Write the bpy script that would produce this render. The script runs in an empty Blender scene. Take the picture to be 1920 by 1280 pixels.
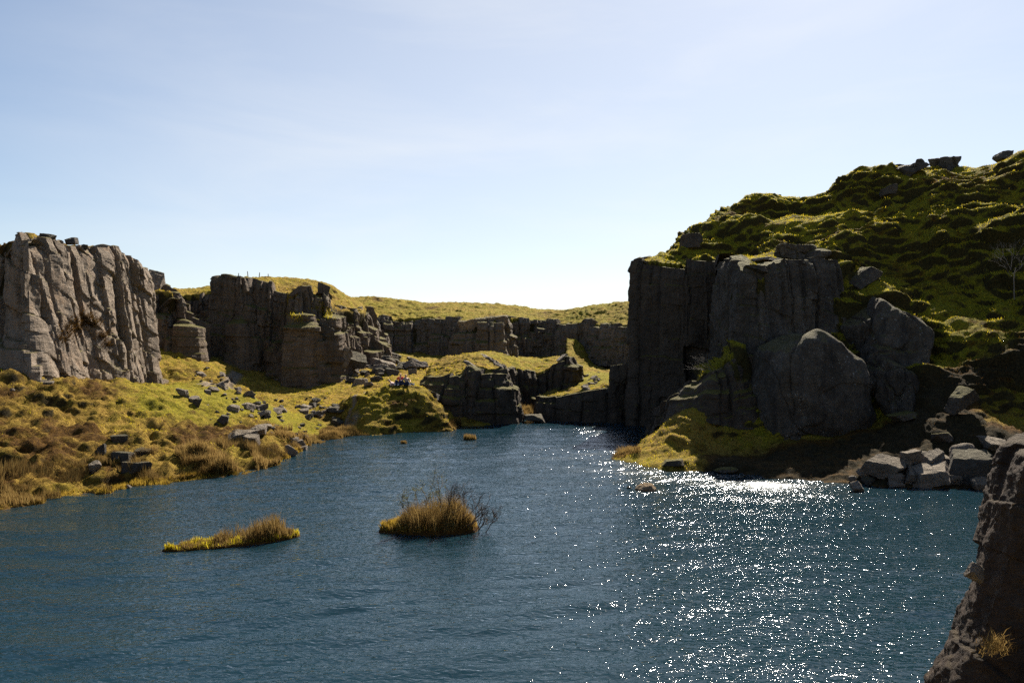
import bpy, bmesh, math, random
import numpy as np
from mathutils import Vector, Matrix, Euler

S = bpy.context.scene
COL = S.collection
R = math.radians

# ------------------------------------------------------------------ camera, sky, sun
CAMZ = 6.5
cam_d = bpy.data.cameras.new("camera")
cam_d.sensor_width = 36.0
cam_d.lens = 24.0
cam_d.clip_start = 0.1
cam_d.clip_end = 6000.0
cam = bpy.data.objects.new("camera", cam_d)
cam.location = (0, 0, CAMZ)
cam.rotation_euler = (R(90), 0, 0)
COL.objects.link(cam)
S.camera = cam

SUN_AZ, SUN_EL = 25.0, 43.5
W = bpy.data.worlds.new("World")
S.world = W
W.use_nodes = True
wn = W.node_tree
wn.nodes.clear()
_o = wn.nodes.new('ShaderNodeOutputWorld')
_b = wn.nodes.new('ShaderNodeBackground')
_s = wn.nodes.new('ShaderNodeTexSky')
_s.sky_type = 'NISHITA'
_s.sun_disc = False
_s.sun_elevation = R(SUN_EL)
_s.sun_rotation = R(SUN_AZ)
_s.altitude = 400
_s.air_density = 1.0
_s.dust_density = 0.5
_s.ozone_density = 1.2
_b.inputs['Strength'].default_value = 0.05
# thin cirrus veils drawn over the sky colour
_tc = wn.nodes.new('ShaderNodeTexCoord')
_mp = wn.nodes.new('ShaderNodeMapping')
_mp.inputs['Rotation'].default_value = (0, R(24), R(-15))
_mp.inputs['Scale'].default_value = (1.3, 1.6, 6.5)
_n = wn.nodes.new('ShaderNodeTexNoise')
_n.inputs['Scale'].default_value = 1.6
_n.inputs['Detail'].default_value = 7
_n.inputs['Roughness'].default_value = 0.55
_n.inputs['Distortion'].default_value = 0.4
_r = wn.nodes.new('ShaderNodeMapRange')
_r.inputs['From Min'].default_value = 0.42
_r.inputs['From Max'].default_value = 0.80
_r.inputs['To Min'].default_value = 0.45
_r.inputs['To Max'].default_value = 0.74
_m = wn.nodes.new('ShaderNodeMix')
_m.data_type = 'RGBA'
_m.inputs[7].default_value = (7.6, 7.65, 7.6, 1)
L = wn.links.new
L(_tc.outputs['Generated'], _mp.inputs['Vector'])
L(_mp.outputs[0], _n.inputs['Vector'])
L(_n.outputs['Fac'], _r.inputs['Value'])
# thin cirrus and horizon haze: the veil is bright low down on the sun's side of the sky
_d = wn.nodes.new('ShaderNodeVectorMath'); _d.operation = 'DOT_PRODUCT'
_d.inputs[1].default_value = (math.sin(R(10)) * 0.99, math.cos(R(10)) * 0.99, -0.05)
_dr = wn.nodes.new('ShaderNodeMapRange')
_dr.interpolation_type = 'SMOOTHSTEP'
_dr.inputs['From Min'].default_value = 0.42
_dr.inputs['From Max'].default_value = 1.0
_mm = wn.nodes.new('ShaderNodeMath'); _mm.operation = 'MULTIPLY'
L(_tc.outputs['Generated'], _d.inputs[0])
L(_d.outputs['Value'], _dr.inputs['Value'])
L(_dr.outputs[0], _mm.inputs[0])
L(_r.outputs[0], _mm.inputs[1])
L(_mm.outputs[0], _m.inputs[0])
L(_s.outputs[0], _m.inputs[6])
L(_m.outputs[2], _b.inputs['Color'])
L(_b.outputs[0], _o.inputs['Surface'])

sun_d = bpy.data.lights.new("sun", 'SUN')
sun_d.energy = 5.0
sun_d.angle = R(0.53)
sun_d.color = (1.0, 0.91, 0.77)
sun = bpy.data.objects.new("sun", sun_d)
_sv = Vector((math.sin(R(SUN_AZ)) * math.cos(R(SUN_EL)), math.cos(R(SUN_AZ)) * math.cos(R(SUN_EL)), math.sin(R(SUN_EL))))
sun.rotation_euler = _sv.to_track_quat('Z', 'Y').to_euler()
sun.location = _sv * 200
COL.objects.link(sun)

S.view_settings.view_transform = 'Standard'
S.view_settings.look = 'None'
S.view_settings.exposure = 1.38
S.view_settings.gamma = 1.0
S.render.engine = 'CYCLES'
S.cycles.use_denoising = False
S.cycles.max_bounces = 6
S.cycles.diffuse_bounces = 1
S.cycles.transparent_max_bounces = 12
S.cycles.caustics_reflective = False
S.cycles.caustics_refractive = False

# ------------------------------------------------------------------ helpers
F = 1280.0                      # focal length in photo pixels

def zof(py, Y):
    return CAMZ - (py - 640.0) / F * Y

def c(px, py, Y):
    """photo pixel at a real distance -> place"""
    return ((px - 960.0) / F * Y, Y, zof(py, Y))

def shore(px, py):
    Y = CAMZ * F / (py - 640.0)
    return ((px - 960.0) / F * Y, Y, 0.0)

_rg = np.random.RandomState(7)
PERM = np.concatenate([_rg.permutation(256)] * 3).astype(np.int32)
_g = _rg.normal(size=(256, 3)).astype(np.float32)
GRAD = _g / np.linalg.norm(_g, axis=1, keepdims=True)

def perlin(p, seed=0):
    p = np.asarray(p, np.float32) + np.float32(seed * 17.31)
    i = np.floor(p).astype(np.int32)
    f = p - i
    i &= 255
    u = f * f * f * (f * (f * 6 - 15) + 10)
    out = None
    res = []
    for dx in (0, 1):
        for dy in (0, 1):
            for dz in (0, 1):
                h = PERM[PERM[PERM[(i[..., 0] + dx) & 255] + ((i[..., 1] + dy) & 255)] + ((i[..., 2] + dz) & 255)]
                g = GRAD[h]
                res.append(g[..., 0] * (f[..., 0] - dx) + g[..., 1] * (f[..., 1] - dy) + g[..., 2] * (f[..., 2] - dz))
    x00 = res[0] + u[..., 2] * (res[1] - res[0])
    x01 = res[2] + u[..., 2] * (res[3] - res[2])
    x10 = res[4] + u[..., 2] * (res[5] - res[4])
    x11 = res[6] + u[..., 2] * (res[7] - res[6])
    a = x00 + u[..., 1] * (x01 - x00)
    b = x10 + u[..., 1] * (x11 - x10)
    return (a + u[..., 0] * (b - a)) * 1.4

def fbm(p, octv=4, seed=0, gain=0.5):
    p = np.asarray(p, np.float32)
    a, s, t = 1.0, 0.0, 0.0
    for k in range(octv):
        s = s + a * perlin(p * (2.03 ** k), seed + k * 3)
        t += a
        a *= gain
    return s / t

def hsh(a, b=0, seed=0):
    v = np.sin(np.asarray(a) * 12.9898 + np.asarray(b) * 78.233 + seed * 37.719) * 43758.5453
    return v - np.floor(v)

def sstep(a, b, x):
    t = np.clip((x - a) / (b - a), 0, 1)
    return t * t * (3 - 2 * t)

class RBF:
    def __init__(self, pts, cc=1.6, smooth=0.02):
        P = np.array(pts, float)
        self.X = P[:, :2]
        self.cc = cc
        n = len(P)
        A = np.zeros((n + 3, n + 3))
        d = np.linalg.norm(self.X[:, None] - self.X[None], axis=2)
        A[:n, :n] = -np.sqrt(d * d + cc * cc) + np.eye(n) * -smooth * 0
        A[:n, :n] -= np.eye(n) * smooth * -1
        Q = np.c_[np.ones(n), self.X / 50]
        A[:n, n:] = Q
        A[n:, :n] = Q.T
        self.w = np.linalg.solve(A, np.r_[P[:, 2], 0, 0, 0])
    def __call__(self, x, y):
        x = np.asarray(x, float).ravel(); y = np.asarray(y, float).ravel()
        out = np.empty(len(x))
        n = len(self.X)
        for k in range(0, len(x), 40000):
            xx, yy = x[k:k + 40000], y[k:k + 40000]
            d2 = (xx[:, None] - self.X[None, :, 0]) ** 2 + (yy[:, None] - self.X[None, :, 1]) ** 2
            out[k:k + 40000] = -np.sqrt(d2 + self.cc ** 2) @ self.w[:n] + self.w[n] + self.w[n + 1] * xx / 50 + self.w[n + 2] * yy / 50
        return out

def poly_sd(poly, x, y):
    """signed distance, positive inside"""
    P = np.array(poly, float)
    best = np.full(x.shape, 1e9)
    ins = np.zeros(x.shape, bool)
    for (ax, ay), (bx, by) in zip(P, np.roll(P, -1, 0)):
        ex, ey = bx - ax, by - ay
        t = np.clip(((x - ax) * ex + (y - ay) * ey) / (ex * ex + ey * ey), 0, 1)
        best = np.minimum(best, np.hypot(x - ax - t * ex, y - ay - t * ey))
        cr = ((ay > y) != (by > y)) & (x < (bx - ax) * (y - ay) / (by - ay + 1e-12) + ax)
        ins ^= cr
    return np.where(ins, best, -best)

def mesh_np(name, V, quads=None, tris=None, smooth=True):
    V = np.asarray(V, np.float32).reshape(-1, 3)
    me = bpy.data.meshes.new(name)
    idx, st = [], []
    nq = 0 if quads is None else len(quads)
    nt = 0 if tris is None else len(tris)
    me.vertices.add(len(V))
    me.vertices.foreach_set('co', V.ravel())
    tot = nq * 4 + nt * 3
    me.loops.add(tot)
    me.polygons.add(nq + nt)
    li = np.empty(tot, np.int32)
    if nq: li[:nq * 4] = np.asarray(quads, np.int32).ravel()
    if nt: li[nq * 4:] = np.asarray(tris, np.int32).ravel()
    ls = np.concatenate([np.arange(nq) * 4, nq * 4 + np.arange(nt) * 3]).astype(np.int32)
    me.loops.foreach_set('vertex_index', li)
    me.polygons.foreach_set('loop_start', ls)
    me.polygons.foreach_set('use_smooth', np.full(nq + nt, smooth, bool))
    me.update(calc_edges=True)
    return me

def link(name, me, mat, parent=None, loc=(0, 0, 0)):
    o = bpy.data.objects.new(name, me)
    COL.objects.link(o)
    if mat is not None and len(me.materials) == 0:
        me.materials.append(mat)
    o.location = loc
    if parent is not None:
        o.parent = parent
    return o

def tag(o, label, cat, group=None):
    o['label'] = label
    o['category'] = cat
    if group: o['group'] = group
    return o

def empty(name, loc, label, cat, group=None, rz=0):
    o = bpy.data.objects.new(name, None)
    o.empty_display_size = 0.3
    COL.objects.link(o)
    o.location = loc
    o.rotation_euler = (0, 0, rz)
    return tag(o, label, cat, group)

def attr(me, name, arr):
    a = me.attributes.new(name, 'FLOAT', 'POINT')
    a.data.foreach_set('value', np.asarray(arr, np.float32).ravel())

def grid_quads(nv, nu):
    i = np.arange(nv * nu).reshape(nv, nu)
    return np.stack([i[:-1, :-1], i[:-1, 1:], i[1:, 1:], i[1:, :-1]], -1).reshape(-1, 4)

# ------------------------------------------------------------------ materials
class NT:
    def __init__(self, name):
        self.m = bpy.data.materials.new(name)
        self.m.use_nodes = True
        self.t = self.m.node_tree
        self.t.nodes.clear()
        self.out = self.t.nodes.new('ShaderNodeOutputMaterial')
        self.co = self.t.nodes.new('ShaderNodeTexCoord').outputs['Object']
    def n(self, typ, **kw):
        nd = self.t.nodes.new(typ)
        for k, v in kw.items():
            if hasattr(nd, k) and not k[0].isupper():
                setattr(nd, k, v)
            else:
                self.set(nd, k, v)
        return nd
    def set(self, nd, k, v):
        s = nd.inputs[k]
        if hasattr(v, 'links') or isinstance(v, bpy.types.NodeSocket):
            self.t.links.new(v, s)
        else:
            s.default_value = v
    def noise(self, scale, detail=4, rough=0.55, vec=None, dist=0.0):
        nd = self.n('ShaderNodeTexNoise')
        nd.inputs['Scale'].default_value = scale
        nd.inputs['Detail'].default_value = detail
        nd.inputs['Roughness'].default_value = rough
        nd.inputs['Distortion'].default_value = dist
        self.t.links.new(vec or self.co, nd.inputs['Vector'])
        return nd.outputs['Fac']
    def vor(self, scale, feature='F1', vec=None, rnd=1.0):
        nd = self.n('ShaderNodeTexVoronoi', feature=feature)
        nd.inputs['Scale'].default_value = scale
        nd.inputs['Randomness'].default_value = rnd
        self.t.links.new(vec or self.co, nd.inputs['Vector'])
        return nd.outputs['Distance']
    def mapv(self, scale, rot=(0, 0, 0), vec=None):
        nd = self.n('ShaderNodeMapping')
        nd.inputs['Scale'].default_value = scale
        nd.inputs['Rotation'].default_value = rot
        self.t.links.new(vec or self.co, nd.inputs['Vector'])
        return nd.outputs[0]
    def rng(self, v, a, b, lo=0.0, hi=1.0):
        nd = self.n('ShaderNodeMapRange')
        self.t.links.new(v, nd.inputs['Value'])
        for k, x in zip(('From Min', 'From Max', 'To Min', 'To Max'), (a, b, lo, hi)):
            nd.inputs[k].default_value = x
        return nd.outputs[0]
    def math(self, op, a, b=0.0):
        nd = self.n('ShaderNodeMath', operation=op)
        for k, v in ((0, a), (1, b)):
            self.set(nd, k, v)
        return nd.outputs[0]
    def mix(self, f, a, b):
        nd = self.n('ShaderNodeMix', data_type='RGBA')
        for k, v in ((0, f), (6, a), (7, b)):
            if isinstance(v, tuple) and len(v) == 3: v = v + (1,)
            self.set(nd, k, v)
        return nd.outputs[2]
    def bump(self, h, strength, dist, prev=None):
        nd = self.n('ShaderNodeBump')
        nd.inputs['Strength'].default_value = strength
        nd.inputs['Distance'].default_value = dist
        self.t.links.new(h, nd.inputs['Height'])
        if prev is not None: self.t.links.new(prev, nd.inputs['Normal'])
        return nd.outputs[0]
    def attr(self, name):
        return self.n('ShaderNodeAttribute', attribute_name=name).outputs['Fac']
    def pr(self, col, rough=0.9, normal=None, spec=0.3):
        nd = self.n('ShaderNodeBsdfPrincipled')
        self.set(nd, 'Base Color', col if not (isinstance(col, tuple) and len(col) == 3) else col + (1,))
        self.set(nd, 'Roughness', rough)
        nd.inputs['Specular IOR Level'].default_value = spec
        if normal is not None: self.t.links.new(normal, nd.inputs['Normal'])
        return nd.outputs[0]
    def done(self, sh):
        self.t.links.new(sh, self.out.inputs['Surface'])
        return self.m

def rock_mat(name, c1, c2, lich=(0.45, 0.44, 0.40), lamt=0.5, moss=0.8, stain=0.4, mosscol=(0.10, 0.085, 0.012), warm=None, obj_rand=False, cs=1.0):
    t = NT(name)
    if cs != 1.0:
        t.co = t.mapv((cs, cs, cs))
    co = t.co
    if obj_rand:
        oi = t.n('ShaderNodeObjectInfo')
        va = t.n('ShaderNodeVectorMath', operation='MULTIPLY_ADD')
        t.set(va, 0, oi.outputs['Random']); va.inputs[1].default_value = (31, 17, 23); t.t.links.new(co, va.inputs[2])
        co = t.co = va.outputs[0]
    n1 = t.noise(0.45, 5, 0.6)
    n2 = t.noise(3.5, 6, 0.65)
    n3 = t.noise(16, 4, 0.7)
    f = t.math('ADD', t.math('MULTIPLY', n1, 0.55), t.math('MULTIPLY', n2, 0.45))
    col = t.mix(t.rng(f, 0.36, 0.64), c1, c2)
    if warm:
        col = t.mix(t.rng(t.noise(0.8, 4, 0.6, dist=0.5), 0.5, 0.72, 0, 0.8), col, warm)
    # vertical water stains
    st = t.noise(1.0, 5, 0.6, vec=t.mapv((2.2, 2.2, 0.16)))
    col = t.mix(t.rng(st, 0.5, 0.72, 0, stain), col, (0.025, 0.022, 0.02))
    # speckle
    col = t.mix(t.rng(n3, 0.55, 0.75, 0, 0.45), col, tuple(min(1, x * 1.7 + 0.02) for x in c2))
    col = t.mix(t.rng(n3, 0.28, 0.42, 0.5, 0), col, tuple(x * 0.45 for x in c1))
    # lichen rosettes
    lv = t.vor(2.6)
    lm = t.math('MULTIPLY', t.rng(t.math('ADD', lv, t.math('MULTIPLY', n3, 0.25)), 0.22, 0.30, 1, 0), t.rng(n1, 0.45, 0.6))
    lv2 = t.math('MULTIPLY', t.rng(t.math('ADD', t.vor(7.0), t.math('MULTIPLY', n3, 0.3)), 0.28, 0.38, 1, 0), t.rng(t.noise(0.9, 3), 0.45, 0.62))
    col = t.mix(t.math('MULTIPLY', t.math('MAXIMUM', lm, lv2), lamt), col, lich)
    # moss and turf on the ledges
    geo = t.n('ShaderNodeNewGeometry')
    sx = t.n('ShaderNodeSeparateXYZ'); t.t.links.new(geo.outputs['Normal'], sx.inputs[0])
    up = t.math('ADD', sx.outputs['Z'], t.math('MULTIPLY', t.math('SUBTRACT', n2, 0.5), 0.7))
    col = t.mix(t.math('MULTIPLY', t.rng(up, 0.58, 0.74), moss), col, mosscol)
    # joints and grain in relief
    wv = t.n('ShaderNodeVectorMath', operation='MULTIPLY_ADD')
    nz = t.n('ShaderNodeTexNoise'); nz.inputs['Scale'].default_value = 1.1; nz.inputs['Detail'].default_value = 4
    t.t.links.new(co, nz.inputs['Vector'])
    t.t.links.new(nz.outputs['Color'], wv.inputs[0]); wv.inputs[1].default_value = (0.9, 0.9, 0.9); t.t.links.new(co, wv.inputs[2])
    ed = t.vor(0.4, 'DISTANCE_TO_EDGE', vec=t.mapv((1, 1, 0.55), vec=wv.outputs[0]))
    cr = t.rng(ed, 0.0, 0.035)
    col = t.mix(t.math('MULTIPLY', t.rng(ed, 0.004, 0.016, 0.5, 0), t.rng(n1, 0.5, 0.6)), col, (0.02, 0.018, 0.016))
    b = t.bump(cr, 0.12, 0.06)
    b = t.bump(t.noise(1.7, 8, 0.72), 1.0, 0.5 / cs, b)
    b = t.bump(n3, 0.6, 0.05, b)
    return t.done(t.pr(col, 0.88, b, 0.25))

def turf_mat(name):
    t = NT(name)
    n1 = t.noise(0.35, 4, 0.6)
    n2 = t.noise(1.6, 5, 0.65, dist=0.3)
    n3 = t.noise(9, 5, 0.7)
    a_g = t.attr('green'); a_h = t.attr('heath'); a_r = t.attr('bare')
    straw = t.mix(t.rng(n3, 0.35, 0.65), (0.145, 0.086, 0.015), (0.330, 0.218, 0.042))
    grass = t.mix(t.rng(n3, 0.35, 0.65), (0.092, 0.082, 0.006), (0.265, 0.226, 0.015))
    heath = t.mix(t.rng(n3, 0.35, 0.68), (0.036, 0.017, 0.005), (0.130, 0.068, 0.013))
    gf = t.math('ADD', a_g, t.math('MULTIPLY', t.math('SUBTRACT', n2, 0.5), 1.6))
    col = t.mix(t.rng(gf, 0.25, 0.75), straw, grass)
    hf = t.math('ADD', a_h, t.math('MULTIPLY', t.math('SUBTRACT', n1, 0.5), 1.5))
    hf = t.math('ADD', hf, t.math('MULTIPLY', t.math('SUBTRACT', n2, 0.5), 1.6))
    col = t.mix(t.rng(hf, 0.35, 0.75), col, heath)
    bare = t.mix(t.rng(n3, 0.3, 0.7), (0.13, 0.10, 0.07), (0.26, 0.21, 0.15))
    geo = t.n('ShaderNodeNewGeometry')
    sx = t.n('ShaderNodeSeparateXYZ'); t.t.links.new(geo.outputs['Normal'], sx.inputs[0])
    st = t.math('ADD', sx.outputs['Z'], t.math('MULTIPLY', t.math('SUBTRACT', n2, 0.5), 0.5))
    peat_shade = t.mix(t.rng(n3, 0.35, 0.7), (0.015, 0.012, 0.006), (0.050, 0.041, 0.020))  # bare peat on steep faces, and painted shade on the hillside and right bank
    st = t.math('SUBTRACT', st, t.math('MULTIPLY', t.attr('dark'), 0.13))  # spreads the dark tone further where shade is painted in
    col = t.mix(t.rng(st, 0.24, 0.46, 0.92, 0), col, peat_shade)
    col = t.mix(a_r, col, bare)
    # lake bed below the waterline
    p = t.n('ShaderNodeSeparateXYZ'); t.t.links.new(t.co, p.inputs[0])
    bed = t.mix(t.rng(n2, 0.35, 0.65), (0.055, 0.030, 0.012), (0.15, 0.085, 0.03))
    deep = (0.005, 0.020, 0.022)
    dz = t.math('ADD', p.outputs['Z'], t.math('MULTIPLY', t.math('SUBTRACT', n1, 0.5), 0.5))
    wet = t.mix(t.rng(dz, -1.3, -0.25), deep, bed)
    col = t.mix(t.rng(p.outputs['Z'], -0.02, 0.05), wet, col)
    b = t.bump(t.noise(4.0, 6, 0.75), 0.9, 0.22)
    b = t.bump(t.noise(22, 4, 0.75), 0.9, 0.06, b)
    return t.done(t.pr(col, 0.95, b, 0.1))

def blade_mat(name, cols, transl=0.45):
    t = NT(name)
    r = t.attr('rnd')
    col = t.mix(t.rng(r, 0.0, 0.5), cols[0], cols[1])
    col = t.mix(t.rng(r, 0.5, 1.0), col, cols[2])
    d = t.n('ShaderNodeBsdfDiffuse'); t.t.links.new(col, d.inputs['Color'])
    tr = t.n('ShaderNodeBsdfTranslucent'); t.t.links.new(col, tr.inputs['Color'])
    m = t.n('ShaderNodeMixShader'); m.inputs[0].default_value = transl
    t.t.links.new(d.outputs[0], m.inputs[1]); t.t.links.new(tr.outputs[0], m.inputs[2])
    return t.done(m.outputs[0])

def flat_mat(name, col, rough=0.85, var=0.25):
    t = NT(name)
    n = t.noise(14, 4, 0.6)
    cc = t.mix(t.rng(n, 0.3, 0.7), tuple(x * (1 - var) for x in col), tuple(min(1, x * (1 + var)) for x in col))
    return t.done(t.pr(cc, rough, t.bump(n, 0.3, 0.02), 0.25))

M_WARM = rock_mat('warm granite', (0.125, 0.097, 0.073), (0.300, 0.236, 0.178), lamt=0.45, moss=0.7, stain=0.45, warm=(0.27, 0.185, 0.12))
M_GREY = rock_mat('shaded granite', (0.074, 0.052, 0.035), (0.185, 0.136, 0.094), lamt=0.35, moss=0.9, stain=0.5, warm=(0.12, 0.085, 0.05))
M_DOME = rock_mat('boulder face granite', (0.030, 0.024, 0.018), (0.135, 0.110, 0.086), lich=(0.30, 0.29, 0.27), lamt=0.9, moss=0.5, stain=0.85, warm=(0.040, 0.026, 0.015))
M_FAR_HAZE = rock_mat('haze-paled far granite', (0.090, 0.070, 0.054), (0.200, 0.160, 0.126), lamt=0.3, moss=0.9, stain=0.5, warm=(0.15, 0.11, 0.07))  # lightened granite: distance haze put into the base colour
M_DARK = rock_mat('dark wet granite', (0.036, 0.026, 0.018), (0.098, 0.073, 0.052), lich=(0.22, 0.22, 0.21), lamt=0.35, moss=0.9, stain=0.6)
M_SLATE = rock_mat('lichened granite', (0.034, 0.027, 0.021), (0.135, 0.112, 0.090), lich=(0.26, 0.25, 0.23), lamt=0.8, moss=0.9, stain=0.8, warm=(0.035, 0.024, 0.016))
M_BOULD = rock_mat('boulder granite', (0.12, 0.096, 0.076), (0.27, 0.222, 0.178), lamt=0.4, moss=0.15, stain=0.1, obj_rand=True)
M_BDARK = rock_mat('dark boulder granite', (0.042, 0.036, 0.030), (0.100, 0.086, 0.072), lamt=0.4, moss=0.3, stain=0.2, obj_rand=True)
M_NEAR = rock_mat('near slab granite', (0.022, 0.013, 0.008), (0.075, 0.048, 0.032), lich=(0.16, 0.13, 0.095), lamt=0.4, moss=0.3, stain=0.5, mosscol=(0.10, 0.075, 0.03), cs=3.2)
M_TURF = turf_mat('moor turf')
M_GRASS = blade_mat('moor grass', ((0.16, 0.140, 0.007), (0.44, 0.370, 0.018), (0.52, 0.345, 0.045)), 0.62)
M_HEATH = blade_mat('brown heath', ((0.032, 0.016, 0.006), (0.08, 0.042, 0.011), (0.15, 0.085, 0.018)), 0.4)
M_REED = blade_mat('dry reed', ((0.11, 0.062, 0.022), (0.21, 0.135, 0.046), (0.34, 0.245, 0.090)))
M_GOLD = blade_mat('golden sedge', ((0.20, 0.13, 0.02), (0.32, 0.21, 0.03), (0.42, 0.30, 0.06)))
M_TWIG = flat_mat('dark twig bark', (0.10, 0.070, 0.048))
M_PALE = flat_mat('pale twig bark', (0.13, 0.115, 0.10))

# ------------------------------------------------------------------ terrain control points
SHORE = [shore(*p) for p in [(-260, 985), (-120, 967), (0, 950), (100, 938), (200, 922), (300, 908), (390, 897), (450, 888), (495, 880), (530, 862), (548, 853),
         (577, 836), (605, 826), (640, 820), (690, 816), (740, 813), (790, 809), (845, 801), (880, 799)]]
RSHORE = [shore(*p) for p in [(1155, 857), (1180, 866), (1230, 879), (1262, 884), (1300, 886), (1400, 890), (1500, 900), (1600, 908), (1700, 912), (1800, 914), (1900, 912), (2100, 915)]]
LOW = SHORE + RSHORE + [
    (0, 20, -3), (-8, 25, -2.4), (8, 25, -3), (0, 35, -2.8), (-5, 40, -2.0), (4, 45, -2.4), (-12, 20, -1.3), (15, 20, -3), (0, 13, -2.5), (-20, 14, -1.0),
    (20, 14, -2.5), (-18, 22, -0.7), (-8, 33, -1.8), (7, 51, -2), (0, 51, -1.6), (-6, 47, -1.3), (15, 27, -1.6), (22, 26, -1.2), (9, 33, -1.6), (5, 40, -1.6),
    (-14, 28, -0.75), (-9.5, 38, -1.5), (3, 54.5, -1.6), (9, 48.5, -1.7), (10.8, 45.5, -0.4), (12.8, 47.2, -0.6), (14, 49.5, -0.8), (10, 51.5, -1.5),
    c(0, 850, 29.5), c(100, 840, 31), c(200, 830, 33), c(300, 820, 35), c(0, 800, 31.5), c(150, 785, 35), c(350, 780, 39), c(430, 815, 38.3), c(450, 790, 41),
    c(520, 800, 42.8), c(500, 760, 46), c(420, 750, 44), c(0, 758, 33), c(100, 745, 35.5), c(200, 735, 38), c(300, 730, 41), c(0, 692, 37), c(40, 690, 36.6),
    c(100, 706, 39), c(200, 722, 43.5), c(297, 723, 49), c(-200, 690, 34), c(-200, 800, 29), c(400, 720, 48), c(335, 690, 52), c(292, 650, 54), c(345, 663, 55.5), c(385, 662, 63),
    c(430, 692, 57), c(470, 702, 59), c(520, 722, 58.5), c(560, 735, 56.5), c(600, 745, 55), c(480, 760, 50), c(560, 770, 50.5), c(620, 778, 50.5), c(530, 795, 45.5),
    c(580, 806, 47.2), c(640, 803, 49.3), c(650, 715, 61), c(700, 700, 64), c(690, 680, 69), c(750, 680, 71), c(775, 692, 66), c(740, 672, 78),
    # the round mound
    c(755, 717, 52), c(700, 735, 51), c(650, 768, 49.7), c(620, 797, 48.8), c(800, 731, 52), c(830, 762, 51.3), c(846, 792, 51.5), c(740, 762, 49.6), c(730, 792, 48.2),
    c(720, 730, 55.5), c(785, 716, 57.5), c(680, 745, 54),
    # inlet and the foot of the far crags
    (0.9, 56.5, -0.25), (1.3, 58.5, 0.1), c(985, 762, 60.5), c(985, 745, 63.5), c(960, 670, 84), c(860, 675, 80), c(1040, 680, 82), c(1120, 690, 78), c(800, 668, 84), c(700, 660, 83), c(1000, 668, 88),
    # right bank
    c(1303, 757, 41), c(1310, 765, 39.6), c(1285, 772, 39.9), c(1250, 800, 39.4), c(1335, 832, 38.2), c(1200, 842, 38.4), c(1290, 822, 38), c(1270, 862, 35.9), c(1380, 800, 39.5), c(1500, 800, 38.8), c(1620, 790, 38.5),
    c(1680, 700, 40.5), c(1450, 850, 36.6), c(1600, 860, 34), c(1700, 830, 34.2), c(1850, 800, 33), c(1900, 832, 32.0), c(1750, 750, 36.2),
    c(2100, 700, 33), (21, 43.2, 8.0), (18, 42.5, 5.0), (15, 42.5, 4.2),
    # the bank the photographer stands on
    (0, 0, 4.8), (-8, 1, 4.6), (10, 0, 5.0), (0, 4.2, 3.3), (-5, 5, 2.4), (6, 4.2, 3.6), (0, 8, 0.6), (-10, 6, 0.8), (10, 7, 2.2), (0, 10, -1.0), (8, 11, -1.0), (0, -12, 5.5), (-14, -5, 4.5), (16, -4, 6), (15, 8, 3.0), (22, 8, 5), (-30, 5, 4), (-30, 14, 2), (28, 18, 3),
]
RSLOPE = [c(1750, 480, 47.0), c(1700, 538, 45.2), c(1790, 540, 44.6), c(1750, 592, 41.6), c(1830, 590, 41.0), c(1850, 450, 45.4), c(1900, 380, 47.0), c(1900, 500, 42.0), c(1920, 600, 38.6), c(1640, 588, 42.6),
          c(1800, 650, 38.4), c(1900, 700, 36.6), c(1890, 752, 36.0), c(1870, 792, 33.6), c(2100, 600, 36), c(2100, 450, 41)]
LOW = LOW + RSLOPE + [c(1700, 400, 50), c(1920, 294, 53), c(2080, 285, 52), (60, 52, 17), (60, 30, 12)]

P_LEFT = dict(
    poly=[(-48, 42), (-36, 39.6), (-30.5, 38.2), (-26.2, 37.0), (-26.3, 40.5), (-26.9, 41.2), (-26.5, 44.5), (-26.8, 45.2), (-26.5, 49.4), (-28.5, 51), (-34, 53), (-48, 55)],
    pts=[c(-150, 480, 38), c(0, 466, 39), c(45, 443, 38.2), c(92, 438, 39.5), c(130, 452, 41.5), c(200, 463, 45), c(250, 482, 48.2), c(268, 500, 49.2), (-31, 47, 12.3), (-35, 43, 11.6), (-40, 50, 11.2), (-30, 50.5, 11.4)])
P_MID = dict(
    poly=[(-48, 56), (-30.3, 55.3), (-26.9, 56), (-29.2, 59.5), (-33.2, 68), (-29.8, 68.6), (-28.2, 64.5), (-27.1, 62), (-24.3, 61.2), (-23.6, 62.6), (-21.4, 62.8), (-20.9, 61.2), (-18.8, 60.9),
          (-18.4, 62.2), (-17.0, 62.0), (-16.6, 65), (-16.7, 68), (-15.4, 69.6), (-14.9, 72), (-15.6, 76), (-17.5, 86), (-30, 110), (-60, 110)],
    pts=[c(310, 547, 57.5), c(275, 545, 57), c(370, 552, 69), c(372, 541, 76), c(405, 530, 63), c(455, 532, 63), c(530, 547, 64), c(590, 552, 63.5), c(455, 521, 68), c(530, 524, 70), c(585, 531, 70), c(620, 562, 65), c(640, 545, 73),
         c(670, 561, 82), c(640, 585, 67.5), c(665, 580, 71), c(688, 585, 74), c(690, 560, 97), c(600, 541, 78), c(500, 522, 76), c(300, 545, 70), (-45, 60, 11), (-30, 105, 12.5), (-50, 105, 12)])
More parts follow.
